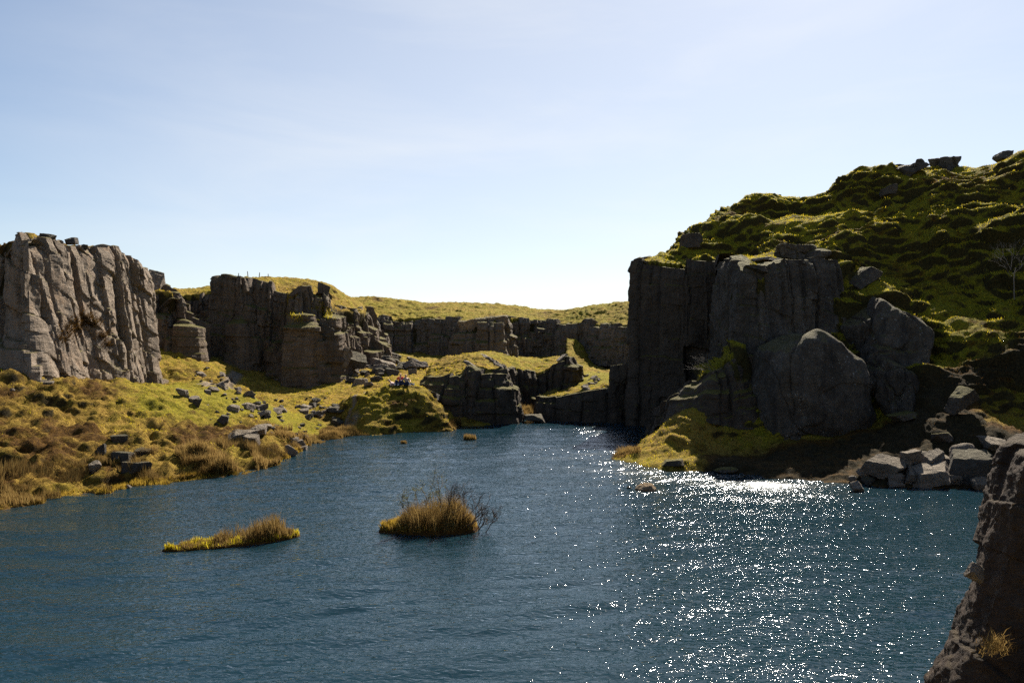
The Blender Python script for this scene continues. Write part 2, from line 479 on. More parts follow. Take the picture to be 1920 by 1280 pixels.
P_FAR = dict(
    poly=[(-15.6, 76), (-17.5, 86), (-13.8, 88), (-11, 88), (-9.5, 86.3), (-7.3, 86), (-6.4, 81), (-1.4, 80.4), (-0.9, 83), (-0.3, 88.5), (4.2, 89.8), (6.9, 88), (7.5, 86.3), (8.7, 86), (10.4, 83),
          (12.5, 80), (14.6, 78.5), (18, 76.5), (30, 74), (60, 74), (60, 125), (-40, 125), (-26, 90)],
    pts=[c(700, 592, 87.5), c(760, 598, 89), c(800, 592, 89), c(850, 600, 87), c(866, 600, 82), c(940, 600, 81.5), c(955, 593, 90), c(1020, 600, 91.5), c(1080, 603, 89), c(1150, 608, 83),
         c(1192, 608, 80), c(690, 557, 98), c(740, 560, 100), c(800, 568, 102), c(880, 568, 104), c(950, 572, 104), c(1010, 585, 100), c(1040, 585, 96), c(1100, 578, 92), c(1150, 573, 90),
         c(1192, 569, 88), (-20, 120, 11.5), (0, 120, 11), (20, 120, 10), (40, 110, 11), (30, 80, 10.5), (45, 85, 12), (-30, 110, 12.5)])
P_CRAG = dict(
    poly=[(-7.2, 57), (-6.2, 55.4), (-4.7, 54.8), (-3.4, 55.2), (-2.3, 54.3), (-0.7, 54.7), (-0.3, 57.5), (0.6, 61), (3.2, 62.2), (5.2, 61.2), (5.9, 62), (6.1, 66), (5.6, 74), (-6, 75), (-8.6, 68), (-8, 60)],
    pts=[c(800, 712, 58), c(840, 708, 57), c(870, 690, 57), c(905, 688, 56.2), c(945, 700, 56), c(960, 705, 58.5), c(1000, 698, 63.8), c(1035, 686, 63.5), c(1062, 674, 63), c(1070, 677, 64),
         c(900, 665, 62), c(950, 669, 65), c(840, 682, 61.5), c(800, 696, 62), c(1000, 673, 69), c(1040, 670, 68), c(900, 668, 72), c(820, 676, 70), c(1020, 676, 74)])
P_TERR = dict(
    poly=[(2.3, 58.0), (2.4, 56.2), (4.8, 55.6), (8.1, 54.6), (10.5, 56), (14, 58), (18, 70), (14, 79), (8, 85), (6, 84), (5.4, 75), (5.8, 67), (5.6, 62.6), (3.2, 62.6), (1.6, 61.5)],
    pts=[c(1003, 746, 56.8), c(1075, 735, 56.5), c(1150, 722, 56), c(1080, 716, 62), c(1135, 702, 66), c(1080, 692, 72), c(1140, 700, 72), c(1080, 680, 78), c(1098, 640, 84.5), c(1080, 662, 81), c(1125, 686, 83), c(1145, 694, 80),
         c(1130, 692, 76), (12, 60, 3.4), (14, 68, 3.6), (2.5, 60, 1.6)])
P_RIGHT = dict(
    poly=[(9.35, 53.2), (11, 52.3), (13.6, 51.4), (15.6, 51.2), (14.8, 46), (14.3, 42.8), (15.5, 42.5), (17.0, 43.9), (21.2, 44.6), (22.6, 43.6), (30, 38.5), (60, 33), (60, 110), (34, 100), (20, 75), (12, 62)],
    pts=RSLOPE + [c(1198, 490, 53.8), c(1250, 487, 54.3), c(1285, 470, 55.2), c(1305, 452, 56.2), c(1330, 430, 57.2), c(1400, 372, 59.5), c(1450, 363, 60.3), c(1540, 369, 61), c(1600, 329, 57.5), c(1700, 322, 56.5),
         c(1780, 316, 56), c(1860, 310, 54.8), c(1920, 294, 53), c(2080, 285, 52), c(1300, 503, 52.8), c(1375, 492, 52.5), c(1405, 492, 44.2), c(1450, 491, 44.2), c(1520, 491, 45.2), c(1590, 495, 45.8), c(1500, 474, 46.8), c(1420, 478, 47), c(1480, 430, 51.5),
         c(1600, 450, 48), c(1600, 400, 51.5), c(1700, 400, 50.5), c(1360, 440, 55.5), c(1420, 450, 52.6), c(1300, 480, 54.8), c(1550, 400, 55.5), c(1450, 400, 57.2),
         (14, 60, 13), (20, 70, 18), (26, 78, 18.5), (30, 60, 20), (35, 80, 19), (50, 60, 19), (60, 50, 17), (60, 35, 13), (20, 90, 14)])
P_STEP = dict(
    poly=[(10.2, 43.8), (10.7, 41.2), (12.1, 40.4), (13.6, 40.4), (14.6, 41.4), (14.6, 45), (14.0, 46.5)],
    pts=[c(1315, 712, 41.8), c(1345, 690, 42.3), c(1372, 656, 42.6), (13.7, 45.2, 5.2), (12, 44.5, 3.9), c(1385, 640, 43.4)])
PLATS = [P_LEFT, P_MID, P_FAR, P_CRAG, P_TERR, P_STEP, P_RIGHT]
HL = RBF(LOW)
for p in PLATS:
    p['f'] = RBF(p['pts'])

# ground grid, fine where it is seen, coarse towards the horizon
GX = np.concatenate([-np.geomspace(1800, 44, 22)[:-1], np.arange(-43, 43.01, 0.115), np.geomspace(44, 1800, 22)[1:]])
GY = np.concatenate([-np.geomspace(1500, 31, 14)[:-1], np.arange(-30, 24, 0.6), np.arange(24, 66, 0.115), np.arange(66, 108, 0.16), np.geomspace(109, 2500, 24)])
xx, yy = np.meshgrid(GX, GY)
qx, qy = np.clip(xx, -47, 58), np.clip(yy, -14, 122)
Hh = HL(qx, qy).reshape(xx.shape)
wsum = np.zeros_like(Hh)
for i, p in enumerate(PLATS):
    sd = poly_sd(p['poly'], qx, qy)
    ins = sd > 0.15
    hp = p['f'](qx[ins], qy[ins])
    s_ = sd[ins]
    w = sstep(0.25, 0.75, s_)
    if p is P_RIGHT:
        ramp = 0.75 + 4.0 * sstep(21.5, 24, qx[ins])
        w = sstep(0.25, 1.0, (s_ - 0.25) / (ramp - 0.25) * 0.75 + 0.25)
    Hh[ins] = Hh[ins] * (1 - w) + hp * w
far = sstep(0, 200, np.maximum(np.maximum(np.abs(xx) - 46, yy - 112), -18 - yy))
Hh = Hh * (1 - far) + 9.5 * far
H0 = Hh.copy()

gy_, gx_ = np.gradient(H0, GY, GX)
nn = np.sqrt(1 + gx_ ** 2 + gy_ ** 2)
slope = np.arctan(np.hypot(gx_, gy_))
NX, NY, NZ = -gx_ / nn, -gy_ / nn, 1 / nn
P3 = np.stack([xx, yy, H0], -1).astype(np.float32)

def reg(cx, cy, rx, ry):
    return 1 - sstep(0.6, 1.2, np.hypot((xx - cx) / rx, (yy - cy) / ry))

mound = reg(-8.9, 51, 5.6, 4.6)
hill = sstep(9, 14, xx) * sstep(34, 40, yy + 0.35 * (xx - 20)) * (1 - sstep(66, 75, yy))
bank = (1 - sstep(-14, -9, xx)) * (1 - sstep(42, 50, yy))
moor = sstep(70, 78, yy)
warp = np.stack([fbm(P3 * 0.25, 2, 5), fbm(P3 * 0.25, 2, 9), fbm(P3 * 0.25, 2, 13)], -1) * 1.2
Q = P3 + warp
tus = np.abs(perlin(Q * np.array([0.75, 0.75, 1.3]), 21)) * 0.55 + np.abs(perlin(Q * np.array([1.7, 1.7, 2.4]), 22)) * 0.30 + np.abs(perlin(Q * 3.6, 23)) * 0.15
terr = np.abs(perlin(P3 * np.array([0.42, 0.42, 2.1]) + warp * 0.3, 31)) * 0.6 + np.abs(perlin(P3 * np.array([0.9, 0.9, 3.6]) + warp * 0.4, 32)) * 0.4
big = fbm(P3 * 0.33, 3, 41)
fine = fbm(P3 * 4.5, 2, 43)
amp_t = 0.50 + 0.28 * bank - 0.12 * hill
amp_r = 0.15 + 0.38 * mound + 0.8 * hill + 0.55 * bank
steps = np.abs(perlin(P3 * np.array([0.17, 0.17, 0.60]) + warp * 0.5, 35)) * 0.55 + np.abs(perlin(P3 * np.array([0.42, 0.42, 1.25]) + warp * 0.5, 36)) * 0.45
crest = sstep(R(14), R(34), slope)
broad = fbm(P3 * np.array([0.16, 0.16, 0.22]), 2, 47)
disp = (steps - 0.2) * (0.35 + 2.0 * sstep(-0.25, 0.45, fbm(P3 * 0.13, 2, 49))) * hill * (0.25 + 0.75 * crest) + 1.7 * broad * hill * (0.3 + 0.7 * crest) + ((tus - 0.22) * amp_t * 1.25 + (terr - 0.2) * amp_r * 1.15 + big * (0.22 + 0.4 * hill)) * (1 - 0.55 * hill * (1 - crest)) + fine * 0.06
# smooth green sward where people walk
sward = np.clip(reg(-20, 41, 4, 4) * 0.7 + reg(-19, 45.5, 5, 3) * 0.6 + reg(-14.8, 46.5, 4, 3) * 0.6 + reg(9, 64, 4, 8) * 0.8 + reg(0, 66, 5, 5) * 0.3, 0, 1)
disp = disp * (1 - 0.6 * sward)
wetk = sstep(-0.6, 0.5, H0)
disp = disp * (0.25 + 0.75 * wetk)
disp = disp * (1 - far)
disp = np.where(yy > 112, 0, disp)
V = np.stack([xx + NX * disp, yy + NY * disp, H0 + NZ * disp], -1)
HD = V[..., 2]
_du = np.gradient(V, axis=1); _dv = np.gradient(V, axis=0)
_cn = np.cross(_du, _dv); NZD = _cn[..., 2] / np.maximum(np.linalg.norm(_cn, axis=-1), 1e-9)

green = np.clip(0.38 + 0.25 * hill + 0.5 * sward + 0.35 * fbm(P3 * 0.16, 3, 51) + 0.25 * hill + 0.1 * mound + 0.15 * moor, 0, 1)
heath = np.clip(0.22 + 0.36 * bank - 0.55 * sward + 0.45 * fbm(P3 * np.array([0.22, 0.22, 0.6]), 3, 55) + 0.2 * mound + 0.08 * hill - 0.15 * moor, 0, 1)
apron_shade = sstep(9.3, 11.0, xx - 0.25 * (yy - 36)) * (1 - sstep(36.5, 38.5, yy)) * sstep(28, 29.5, yy) * (1 - 0.75 * reg(26, 34.5, 2.6, 2.6))  # mask for shade painted into the turf along the right bank
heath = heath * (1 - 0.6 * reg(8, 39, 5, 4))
heath = np.clip(heath + 0.75 * apron_shade, 0, 1.2)  # extra heath brown here is painted shade on the right bank
heath = np.clip(heath + 0.35 * moor * sstep(-0.1, 0.4, fbm(P3 * 0.2, 3, 59)), 0, 1.2)

def fine_H(x, y):
    """ground height by bilinear lookup"""
    x = np.atleast_1d(np.asarray(x, float)); y = np.atleast_1d(np.asarray(y, float))
    i = np.clip(np.searchsorted(GX, x) - 1, 0, len(GX) - 2)
    j = np.clip(np.searchsorted(GY, y) - 1, 0, len(GY) - 2)
    a = (x - GX[i]) / (GX[i + 1] - GX[i]); b = (y - GY[j]) / (GY[j + 1] - GY[j])
    return (HD[j, i] * (1 - a) + HD[j, i + 1] * a) * (1 - b) + (HD[j + 1, i] * (1 - a) + HD[j + 1, i + 1] * a) * b

def hit(px, py, y0=20.0):
    Y = np.arange(y0, 112, 0.06)
    X = (px - 960) / F * Y
    Z = zof(py, Y)
    g = np.maximum(fine_H(X, Y), 0.0)
    k = np.argmax(g >= Z)
    return X[k], Y[k], max(g[k], Z[k] if g[k] >= Z[k] and g[k] - Z[k] < 0.5 else g[k])

# trodden paths: bare earth, part of the ground colour
bare = np.zeros_like(H0)
PATH1 = [c(445, 705, 57), c(425, 716, 52), c(412, 722, 50), c(395, 735, 47.5), c(380, 741, 46)]
PATH2 = [c(690, 722, 53), c(672, 745, 51.5), c(662, 770, 50), c(648, 790, 49.2)]
for pth, wd in ((PATH1, 0.45), (PATH2, 0.16)):
    P = np.array(pth)[:, :2]
    best = np.full(H0.shape, 1e9)
    for a, b in zip(P[:-1], P[1:]):
        e = b - a
        t_ = np.clip(((xx - a[0]) * e[0] + (yy - a[1]) * e[1]) / (e @ e), 0, 1)
        best = np.minimum(best, np.hypot(xx - a[0] - t_ * e[0], yy - a[1] - t_ * e[1]))
    bare = np.maximum(bare, 1 - sstep(wd * 0.6, wd * 1.3, best + 0.5 * wd * fbm(P3 * 1.5, 2, 61)))
bare = np.maximum(bare, 0.8 * reg(*c(650, 797, 48.9)[:2], 1.5, 0.6) * sstep(-0.1, 0.3, fbm(P3 * 1.2, 3, 66) + 0.15))

ny_, nx_ = xx.shape
quads = grid_quads(ny_, nx_)
cxx = (xx[:-1, :-1] + 0.05).ravel(); cyy = (yy[:-1, :-1] + 0.05).ravel()
isM = (mound[:-1, :-1].ravel() > 0.35) & (H0[:-1, :-1].ravel() > 0.0)
isH = (poly_sd(P_RIGHT['poly'], cxx, cyy) > -0.2)
isF = (cyy > 75.5) & ~isH
isG = ~(isM | isH | isF)
VV = V.reshape(-1, 3)
ATT = dict(dark=(hill * (0.55 + 0.45 * sstep(-0.2, 0.3, fbm(P3 * 0.14, 2, 87))) + 5.0 * apron_shade).ravel(), green=green.ravel(), heath=heath.ravel(), bare=bare.ravel())  # dark: shade painted into the hillside and right bank turf
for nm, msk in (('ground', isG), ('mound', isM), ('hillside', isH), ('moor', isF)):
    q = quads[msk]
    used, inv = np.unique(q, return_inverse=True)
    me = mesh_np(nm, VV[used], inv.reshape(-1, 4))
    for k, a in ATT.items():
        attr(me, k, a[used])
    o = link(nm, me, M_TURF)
    o['kind'] = 'structure'

# ------------------------------------------------------------------ water
def build_water():
    x = np.concatenate([np.linspace(-60, -26, 40)[:-1], np.arange(-26, 26.01, 0.085), np.linspace(26, 60, 40)[1:]])
    y = np.concatenate([np.linspace(4, 11, 40)[:-1], np.arange(11, 34, 0.07), np.arange(34, 63.01, 0.11)])
    X, Y = np.meshgrid(x, y)
    rg = np.random.RandomState(3)
    z = np.zeros_like(X)
    p = np.stack([X, Y, np.zeros_like(X)], -1)
    wx = X + 0.8 * fbm(p * 0.12, 2, 71); wy = Y + 0.8 * fbm(p * 0.12, 2, 73)
    calm = 0.55 + 0.9 * np.clip(fbm(p * np.array([0.07, 0.16, 1]), 3, 75) + 0.35, 0, 1)
    for k in range(46):
        lam = 0.22 * (1.9 / 0.22) ** rg.rand()
        ang = R(-78) + rg.normal() * 0.36
        kx, ky = math.cos(ang) * 2 * math.pi / lam, math.sin(ang) * 2 * math.pi / lam
        a = 0.0064 * lam ** 1.15
        ph = rg.rand() * 6.28
        env = np.clip(0.6 + 0.9 * perlin(p * np.array([0.28, 0.28, 1]) , 80 + k), 0, 1.6)
        s_ = np.sin(kx * wx + ky * wy + ph)
        z += a * env * (s_ + 0.25 * (1 - s_ * s_))
    gust = np.exp(-((X - 9.5) / 6.5) ** 2 - ((Y - 33) / 5.5) ** 2) + 0.8 * np.exp(-((X - 6) / 3.5) ** 2 - ((Y - 48) / 5) ** 2)
    for k in range(6):
        lam = rg.uniform(1.1, 2.6); ang = R(-80) + rg.normal() * 0.12
        z += 0.0052 * lam * np.clip(0.7 + 1.1 * perlin(p * np.array([0.10, 0.2, 1]), 140 + k), 0, 1.6) * np.sin((math.cos(ang) * wx + math.sin(ang) * wy) * 2 * math.pi / lam + rg.rand() * 6)
    z *= calm * (0.85 + 0.2 * sstep(25, 36, Y) + 0.5 * gust)
    me = mesh_np('water', np.stack([X, Y, z], -1), grid_quads(len(y), len(x)))
    streak = fbm(p * np.array([0.22, 0.75, 1]), 4, 77)
    band = np.exp(-((X - 11.0 - 0.10 * (Y - 32)) / 4.6) ** 2 - ((Y - 32.2) / 3.2) ** 2) * 0.72
    chan = 0.75 * np.exp(-((X - 7.2) / 2.4) ** 2 - ((Y - 49.5) / 4.5) ** 2)
    mid = 0.58 * np.exp(-((X - 4.5) / 6.5) ** 2 - ((Y - 38) / 9) ** 2)
    attr(me, 'gust', np.clip((band + chan + mid) * (0.62 + 1.7 * streak), 0, 1))
    t = NT('lake water')
    wv = t.mapv((1.0, 2.1, 1.0), rot=(0, 0, R(8)))
    h = t.noise(4.5, 1.5, 0.5, vec=wv, dist=0.5)
    bmp = t.bump(h, 0.62, 0.07)
    fr = t.n('ShaderNodeFresnel'); fr.inputs['IOR'].default_value = 1.40
    t.t.links.new(bmp, fr.inputs['Normal'])
    gl = t.n('ShaderNodeBsdfGlossy'); t.set(gl, 'Roughness', t.rng(t.attr('gust'), 0.0, 1.0, 0.030, 0.23))
    gl.inputs['Color'].default_value = (0.93, 0.96, 1.0, 1)
    t.t.links.new(bmp, gl.inputs['Normal'])
    tr = t.n('ShaderNodeBsdfTransparent'); tr.inputs['Color'].default_value = (0.55, 0.72, 0.72, 1)
    mx = t.n('ShaderNodeMixShader')
    df = t.n('ShaderNodeBsdfDiffuse'); df.inputs['Color'].default_value = (0.011, 0.036, 0.051, 1)
    mb = t.n('ShaderNodeMixShader'); mb.inputs[0].default_value = 0.5
    t.t.links.new(tr.outputs[0], mb.inputs[1]); t.t.links.new(df.outputs[0], mb.inputs[2])
    t.t.links.new(fr.outputs[0], mx.inputs[0]); t.t.links.new(mb.outputs[0], mx.inputs[1]); t.t.links.new(gl.outputs[0], mx.inputs[2])
    o = link('water', me, t.done(mx.outputs[0]))
    o['kind'] = 'structure'
build_water()

# ------------------------------------------------------------------ cliffs
def cliff(name, label, line, plat, mat, seed, res=0.09, batter=0.5, colw=(0.9, 2.4), bedw=(0.9, 2.6), amp=0.22, bigw=(3, 6), bigamp=0.45, lean=0.0,
          rough=0.22, topjag=0.35, back=1.8, low=None, ztf=None, zlow=-0.9, warp=0.28, groove=0.16, lowfade=0.6, bedtilt=0.06, sub_=0.42, ledges=0, ledge=0.5, bedk=1.0, cat='cliff'):
    rg = np.random.RandomState(seed)
    P = np.array(line, float)[:, :2]
    seg = np.hypot(*np.diff(P, axis=0).T)
    cum = np.r_[0, np.cumsum(seg)]
    Lh = cum[-1]
    s = np.linspace(0, Lh, int(Lh / res) + 2)
    x = np.interp(s, cum, P[:, 0]); y = np.interp(s, cum, P[:, 1])
    # tangents smoothed so that corners do not tear
    k = max(1, int(0.45 / res))
    ker = np.ones(2 * k + 1) / (2 * k + 1)
    tx = np.convolve(np.pad(np.gradient(x), k, mode='edge'), ker, 'valid'); ty = np.convolve(np.pad(np.gradient(y), k, mode='edge'), ker, 'valid')
    tl = np.hypot(tx, ty); tx /= tl; ty /= tl
    nx, ny = ty, -tx
    ix, iy = x - nx * 1.1, y - ny * 1.1
    zt = ztf(s / Lh) if ztf else plat['f'](ix, iy)
    zb = (low if low is not None else HL(x, y))
    zb = np.minimum(zb, zt - 0.6) + zlow
    nj = rg.uniform(*bigw, size=200); bigj = np.cumsum(nj) - 8
    colj = np.cumsum(colw[0] + (colw[1] - colw[0]) * rg.rand(400) ** 1.8 * 1.25) - 8
    bedj = np.cumsum(rg.uniform(*bedw, size=200)) - 60
    ci0 = np.searchsorted(colj, s)
    zt = zt + (hsh(ci0, 3, seed) - 0.5) * 2 * topjag * 0.7 + (hsh(np.searchsorted(bigj, s), 5, seed) - 0.62) * topjag - 0.05 + 0.3 * topjag * fbm(np.stack([x * 0.4, y * 0.4, 0 * x], -1), 2, seed)
    Hm = float(np.max(zt - zb))
    nv = int(Hm / res) + 2
    nb = int(back / 0.12) + 2
    v = np.linspace(0, 1, nv)[:, None]
    Z = zb + (zt - zb) * v
    Sg = np.broadcast_to(s, Z.shape)
    p = np.stack([np.broadcast_to(x, Z.shape), np.broadcast_to(y, Z.shape), Z], -1).astype(np.float32)
    w1 = fbm(p * 0.5, 3, seed); w2 = fbm(p * 0.5, 3, seed + 4)
    hz = Z - np.min(zb)
    sp = Sg + w1 * warp + lean * hz
    zp = Z + w2 * 0.35 + bedtilt * Sg
    bi = np.searchsorted(bigj, sp)
    fl = lowfade + (1 - lowfade) * sstep(0.1, 0.75, v)
    d = (hsh(bi, 7, seed) - 0.5) * 2 * bigamp * fl
    for lv, (cj, bj, am) in enumerate(((colj, bedj, amp), (colj * 0.43 - 2, bedj * 0.47 - 3, amp * sub_))):
        ci = np.searchsorted(cj, sp + lv * 0.25 * w2); zq = zp + hsh(ci, 1, seed + lv) * 7
        di = np.searchsorted(bj, zq)
        c1_ = cj[np.clip(ci, 1, None) - 1]; c2_ = cj[np.clip(ci, None, len(cj) - 1)]
        b1_ = bj[di - 1]; b2_ = bj[np.clip(di, None, len(bj) - 1)]
        k_ = fl if lv == 0 else 0.6 + 0.4 * fl
        d = d + (hsh(ci, 9, seed + lv) - 0.5) * 2 * am * k_ + (hsh(ci, di, seed + 2 + lv) - 0.5) * 1.0 * am * bedk
        d = d + (sp - 0.5 * (c1_ + c2_)) * (hsh(ci, di, seed + 6 + lv) - 0.5) * 0.5 + (zq - 0.5 * (b1_ + b2_)) * (hsh(di, ci, seed + 8 + lv) - 0.5) * 0.14 * bedk
        dj = np.minimum(np.abs(sp - c1_), np.abs(sp - c2_)); db = np.minimum(np.abs(zq - b1_), np.abs(zq - b2_))
        gv = groove * (1.0 if lv == 0 else 0.4)
        op = 0.35 + hsh(ci, 2, seed + 1 + lv)
        d = d - gv * 1.7 * op * k_ * (1 - sstep(0.02, 0.17, dj)) - bedk * gv * 0.6 * hsh(di, ci, seed + lv) ** 2 * (1 - sstep(0.01, 0.10, db))
    # broken ledges: above each break the face stands further back
    hz_ = Z - zb
    ht_ = zt - zb
    ci = np.searchsorted(colj, sp)
    for k_ in range(ledges):
        bh = (0.18 + 0.72 * (0.55 * hsh(bi, 40 + k_, seed) + 0.45 * hsh(ci, 50 + k_, seed))) * ht_ + 0.15 * w2
        amt = ledge * (0.25 + 1.1 * hsh(bi, 60 + k_, seed) * hsh(ci, 70 + k_, seed + 1) * 1.6)
        d = d + amt * (0.6 - sstep(-0.05, 0.22, hz_ - bh))
    d = d + rough * (fbm(p * 0.45, 3, seed + 11) * 0.9 + fbm(p * 2.6, 4, seed + 15, 0.6) * 0.5)
    d = d - 0.10 * np.abs(perlin(p * np.array([1.6, 1.6, 1.1]), seed + 19))
    bt = batter * (1 - v) ** 1.2
    # softened rim
    rim = sstep(0.75, 0, zt - Z) * 0.25
    d = d + bt - rim + 0.35
    X = x + nx * d; Y = y + ny * d
    # the top runs back under the turf
    tb = np.linspace(0, 1, nb + 1)[1:, None]
    dt = d[-1]
    off = dt * (1 - tb) - back * tb
    pb = np.stack([x + nx * off, y + ny * off, np.broadcast_to(zt, off.shape)], -1).astype(np.float32)
    Zb = zt + 0.10 * np.sin(tb * 3.1) + 0.22 * fbm(pb * 1.1, 3, seed + 23) * np.minimum(1, tb * 6) - 0.9 * tb ** 2.2
    V = np.concatenate([np.stack([X, Y, Z], -1), np.stack([x + nx * off, y + ny * off, Zb], -1)], 0)
    o0 = np.array([float(np.mean(x)), float(np.mean(y)), float(np.min(zb))])
    me = mesh_np(name, V - o0, grid_quads(V.shape[0], V.shape[1]), smooth=False)
    o = link(name, me, mat, loc=o0)
    return tag(o, label, cat)

def sub(poly, a, b):
    return poly[a:b + 1]

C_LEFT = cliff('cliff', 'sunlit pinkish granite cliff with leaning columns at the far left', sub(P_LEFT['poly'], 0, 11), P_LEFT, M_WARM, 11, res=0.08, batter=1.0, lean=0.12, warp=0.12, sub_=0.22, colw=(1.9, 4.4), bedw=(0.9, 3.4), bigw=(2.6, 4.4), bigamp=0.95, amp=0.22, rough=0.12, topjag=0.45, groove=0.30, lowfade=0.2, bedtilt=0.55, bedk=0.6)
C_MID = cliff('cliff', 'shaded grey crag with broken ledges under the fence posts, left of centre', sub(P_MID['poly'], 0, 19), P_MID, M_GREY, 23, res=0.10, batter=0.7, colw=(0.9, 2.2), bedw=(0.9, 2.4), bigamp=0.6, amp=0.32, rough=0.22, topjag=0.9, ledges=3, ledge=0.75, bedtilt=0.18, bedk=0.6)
cliff('cliff', 'long low quarry cliff across the far end of the lake', sub(P_FAR['poly'], 0, 18), P_FAR, M_FAR_HAZE, 37, res=0.12, batter=0.5, colw=(1.2, 3.0), bedw=(0.7, 2.0), bigamp=0.5, amp=0.3, rough=0.22, topjag=0.6, ledges=2, ledge=0.6)
cliff('rock_outcrop', 'dark turf-topped rock outcrop rising from the water behind the people', sub(P_CRAG['poly'], 0, 12), P_CRAG, M_DARK, 41, res=0.09, batter=0.6, colw=(0.9, 2.4), bedw=(1.2, 3.0), bigamp=0.4, amp=0.28, topjag=0.4, ledges=2, ledge=0.4, cat='rock outcrop')
cliff('rock_ledge', 'low dark rock ledge along the back edge of the water', sub(P_TERR['poly'], 0, 5), P_TERR, M_DARK, 43, res=0.09, batter=0.25, colw=(1.5, 3.5), bedw=(1.2, 3), bigamp=0.12, amp=0.1, rough=0.12, topjag=0.12, low=np.float64(-1.2) , zlow=0, cat='rock ledge')
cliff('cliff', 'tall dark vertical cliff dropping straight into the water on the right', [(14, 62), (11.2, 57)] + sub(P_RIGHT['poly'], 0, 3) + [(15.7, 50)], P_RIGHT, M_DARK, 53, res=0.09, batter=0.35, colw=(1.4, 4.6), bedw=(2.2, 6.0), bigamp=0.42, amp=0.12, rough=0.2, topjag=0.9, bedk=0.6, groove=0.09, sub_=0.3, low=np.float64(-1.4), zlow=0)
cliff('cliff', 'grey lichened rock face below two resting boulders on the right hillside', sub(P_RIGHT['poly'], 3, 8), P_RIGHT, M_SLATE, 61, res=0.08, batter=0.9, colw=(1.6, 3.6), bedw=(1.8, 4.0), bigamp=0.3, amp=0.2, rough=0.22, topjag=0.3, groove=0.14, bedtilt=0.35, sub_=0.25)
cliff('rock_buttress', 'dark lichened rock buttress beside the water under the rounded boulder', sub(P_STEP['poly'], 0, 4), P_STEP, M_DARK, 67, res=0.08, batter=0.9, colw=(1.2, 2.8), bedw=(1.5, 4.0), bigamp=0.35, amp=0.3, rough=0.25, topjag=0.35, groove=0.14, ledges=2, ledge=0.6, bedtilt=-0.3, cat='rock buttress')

# ------------------------------------------------------------------ boulders
_ICO = {}
def ico(subd):
    if subd not in _ICO:
        bm = bmesh.new()
        bmesh.ops.create_icosphere(bm, subdivisions=subd, radius=1.0)
        bm.verts.ensure_lookup_table()
        _ICO[subd] = (np.array([v.co[:] for v in bm.verts]), np.array([[v.index for v in f.verts] for f in bm.faces]))
        bm.free()
    return _ICO[subd]

def rock_mesh(seed, size, kind='block', subd=4, rough=0.05, planes=None, pw=None, cap=None):
    rg = np.random.RandomState(seed)
    D, T = ico(subd)
    N, d = [], []
    if kind == 'block':
        for a in np.vstack([np.eye(3), -np.eye(3)]):
            n = a + rg.normal(size=3) * 0.19
            N.append(n / np.linalg.norm(n)); d.append(rg.uniform(0.75, 1.0))
        for k in range(3):
            n = rg.normal(size=3); N.append(n / np.linalg.norm(n)); d.append(rg.uniform(0.8, 1.1))
    elif kind == 'wedge':
        for a in np.vstack([np.eye(3), -np.eye(3)]):
            n = a + rg.normal(size=3) * 0.28
            N.append(n / np.linalg.norm(n)); d.append(rg.uniform(0.7, 1.0))
        for k in range(3):
            n = rg.normal(size=3); N.append(n / np.linalg.norm(n)); d.append(rg.uniform(0.5, 0.85))
    else:
        for k in range(13):
            n = rg.normal(size=3); N.append(n / np.linalg.norm(n)); d.append(rg.uniform(0.78, 1.0))
    if planes is not None:
        N = [np.array(p[:3]) / np.linalg.norm(p[:3]) for p in planes]; d = [p[3] for p in planes]
    N = np.array(N); d = np.array(d)
    q = np.maximum(D @ N.T, 1e-3) / d
    pw = pw or {'block': 80, 'wedge': 80}.get(kind, 20)
    cap = cap or {'block': 1.7, 'wedge': 1.5}.get(kind, 1.02)
    r = ((q ** pw).sum(1) + cap ** -pw) ** (-1.0 / pw)
    V = D * r[:, None] * np.array(size) / 2
    sc = float(np.mean(size))
    nrm = D / np.array(size); nrm /= np.linalg.norm(nrm, axis=1, keepdims=True)
    p = V / sc * 1.6 + seed * 3.7
    V = V + nrm * (fbm(p, 4, seed) * rough * 1.5 + fbm(p * 4, 2, seed + 2) * rough * 0.4 - np.abs(perlin(p * 2.2, seed + 5)) * rough * 0.7)[:, None] * sc
    if max(size) > 2.2:
        # a few long cracks across the big ones
        wv = np.stack([fbm(p * 0.9, 3, seed + 31), fbm(p * 0.9, 3, seed + 33), fbm(p * 0.9, 3, seed + 35)], -1) * 0.35 * sc
        for k in range(7):
            cn = rg.normal(size=3); cn[2] *= 0.6; cn /= np.linalg.norm(cn)
            dd = (V + wv) @ cn - rg.uniform(-0.35, 0.35) * sc
            on = sstep(-0.15, 0.25, fbm(p * 0.7 + k, 2, seed + 40 + k) + 0.1)
            V = V - nrm * (0.13 * on * np.exp(-(dd / 0.075) ** 2) + 0.09 * (dd > 0) * np.exp(-np.abs(dd) / 0.9) * (k % 3 == 0))[:, None]
    me = mesh_np('boulder', V, tris=T, smooth=kind == 'round')
    return me, float(V[:, 2].min()), float(V[:, 2].max())

def rock_at(loc, size, rot, seed, label, kind='block', mat=None, name='boulder', cat='boulder', group=None, sink=0.12, subd=None, planes=None, pw=None, cap=None):
    big = max(size)
    if subd is None:
        subd = 6 if big > 3 else 5 if big > 0.7 else 4
    me, lo, hi = rock_mesh(seed, size, kind, subd, planes=planes, pw=pw or (16 if mat is M_DOME else None), cap=cap, rough=0.065 if mat is M_DOME else 0.05)
    co = np.empty(len(me.vertices) * 3, np.float32); me.vertices.foreach_get('co', co)
    co = co.reshape(-1, 3)
    co = co @ np.array(Euler(rot).to_matrix()).T.astype(np.float32)
    co[:, 2] -= co[:, 2].min() + sink * size[2]
    me.vertices.foreach_set('co', co.ravel()); me.update()
    me.name = name
    o = link(name, me, mat or M_BOULD, loc=loc)
    return tag(o, label, cat, group)

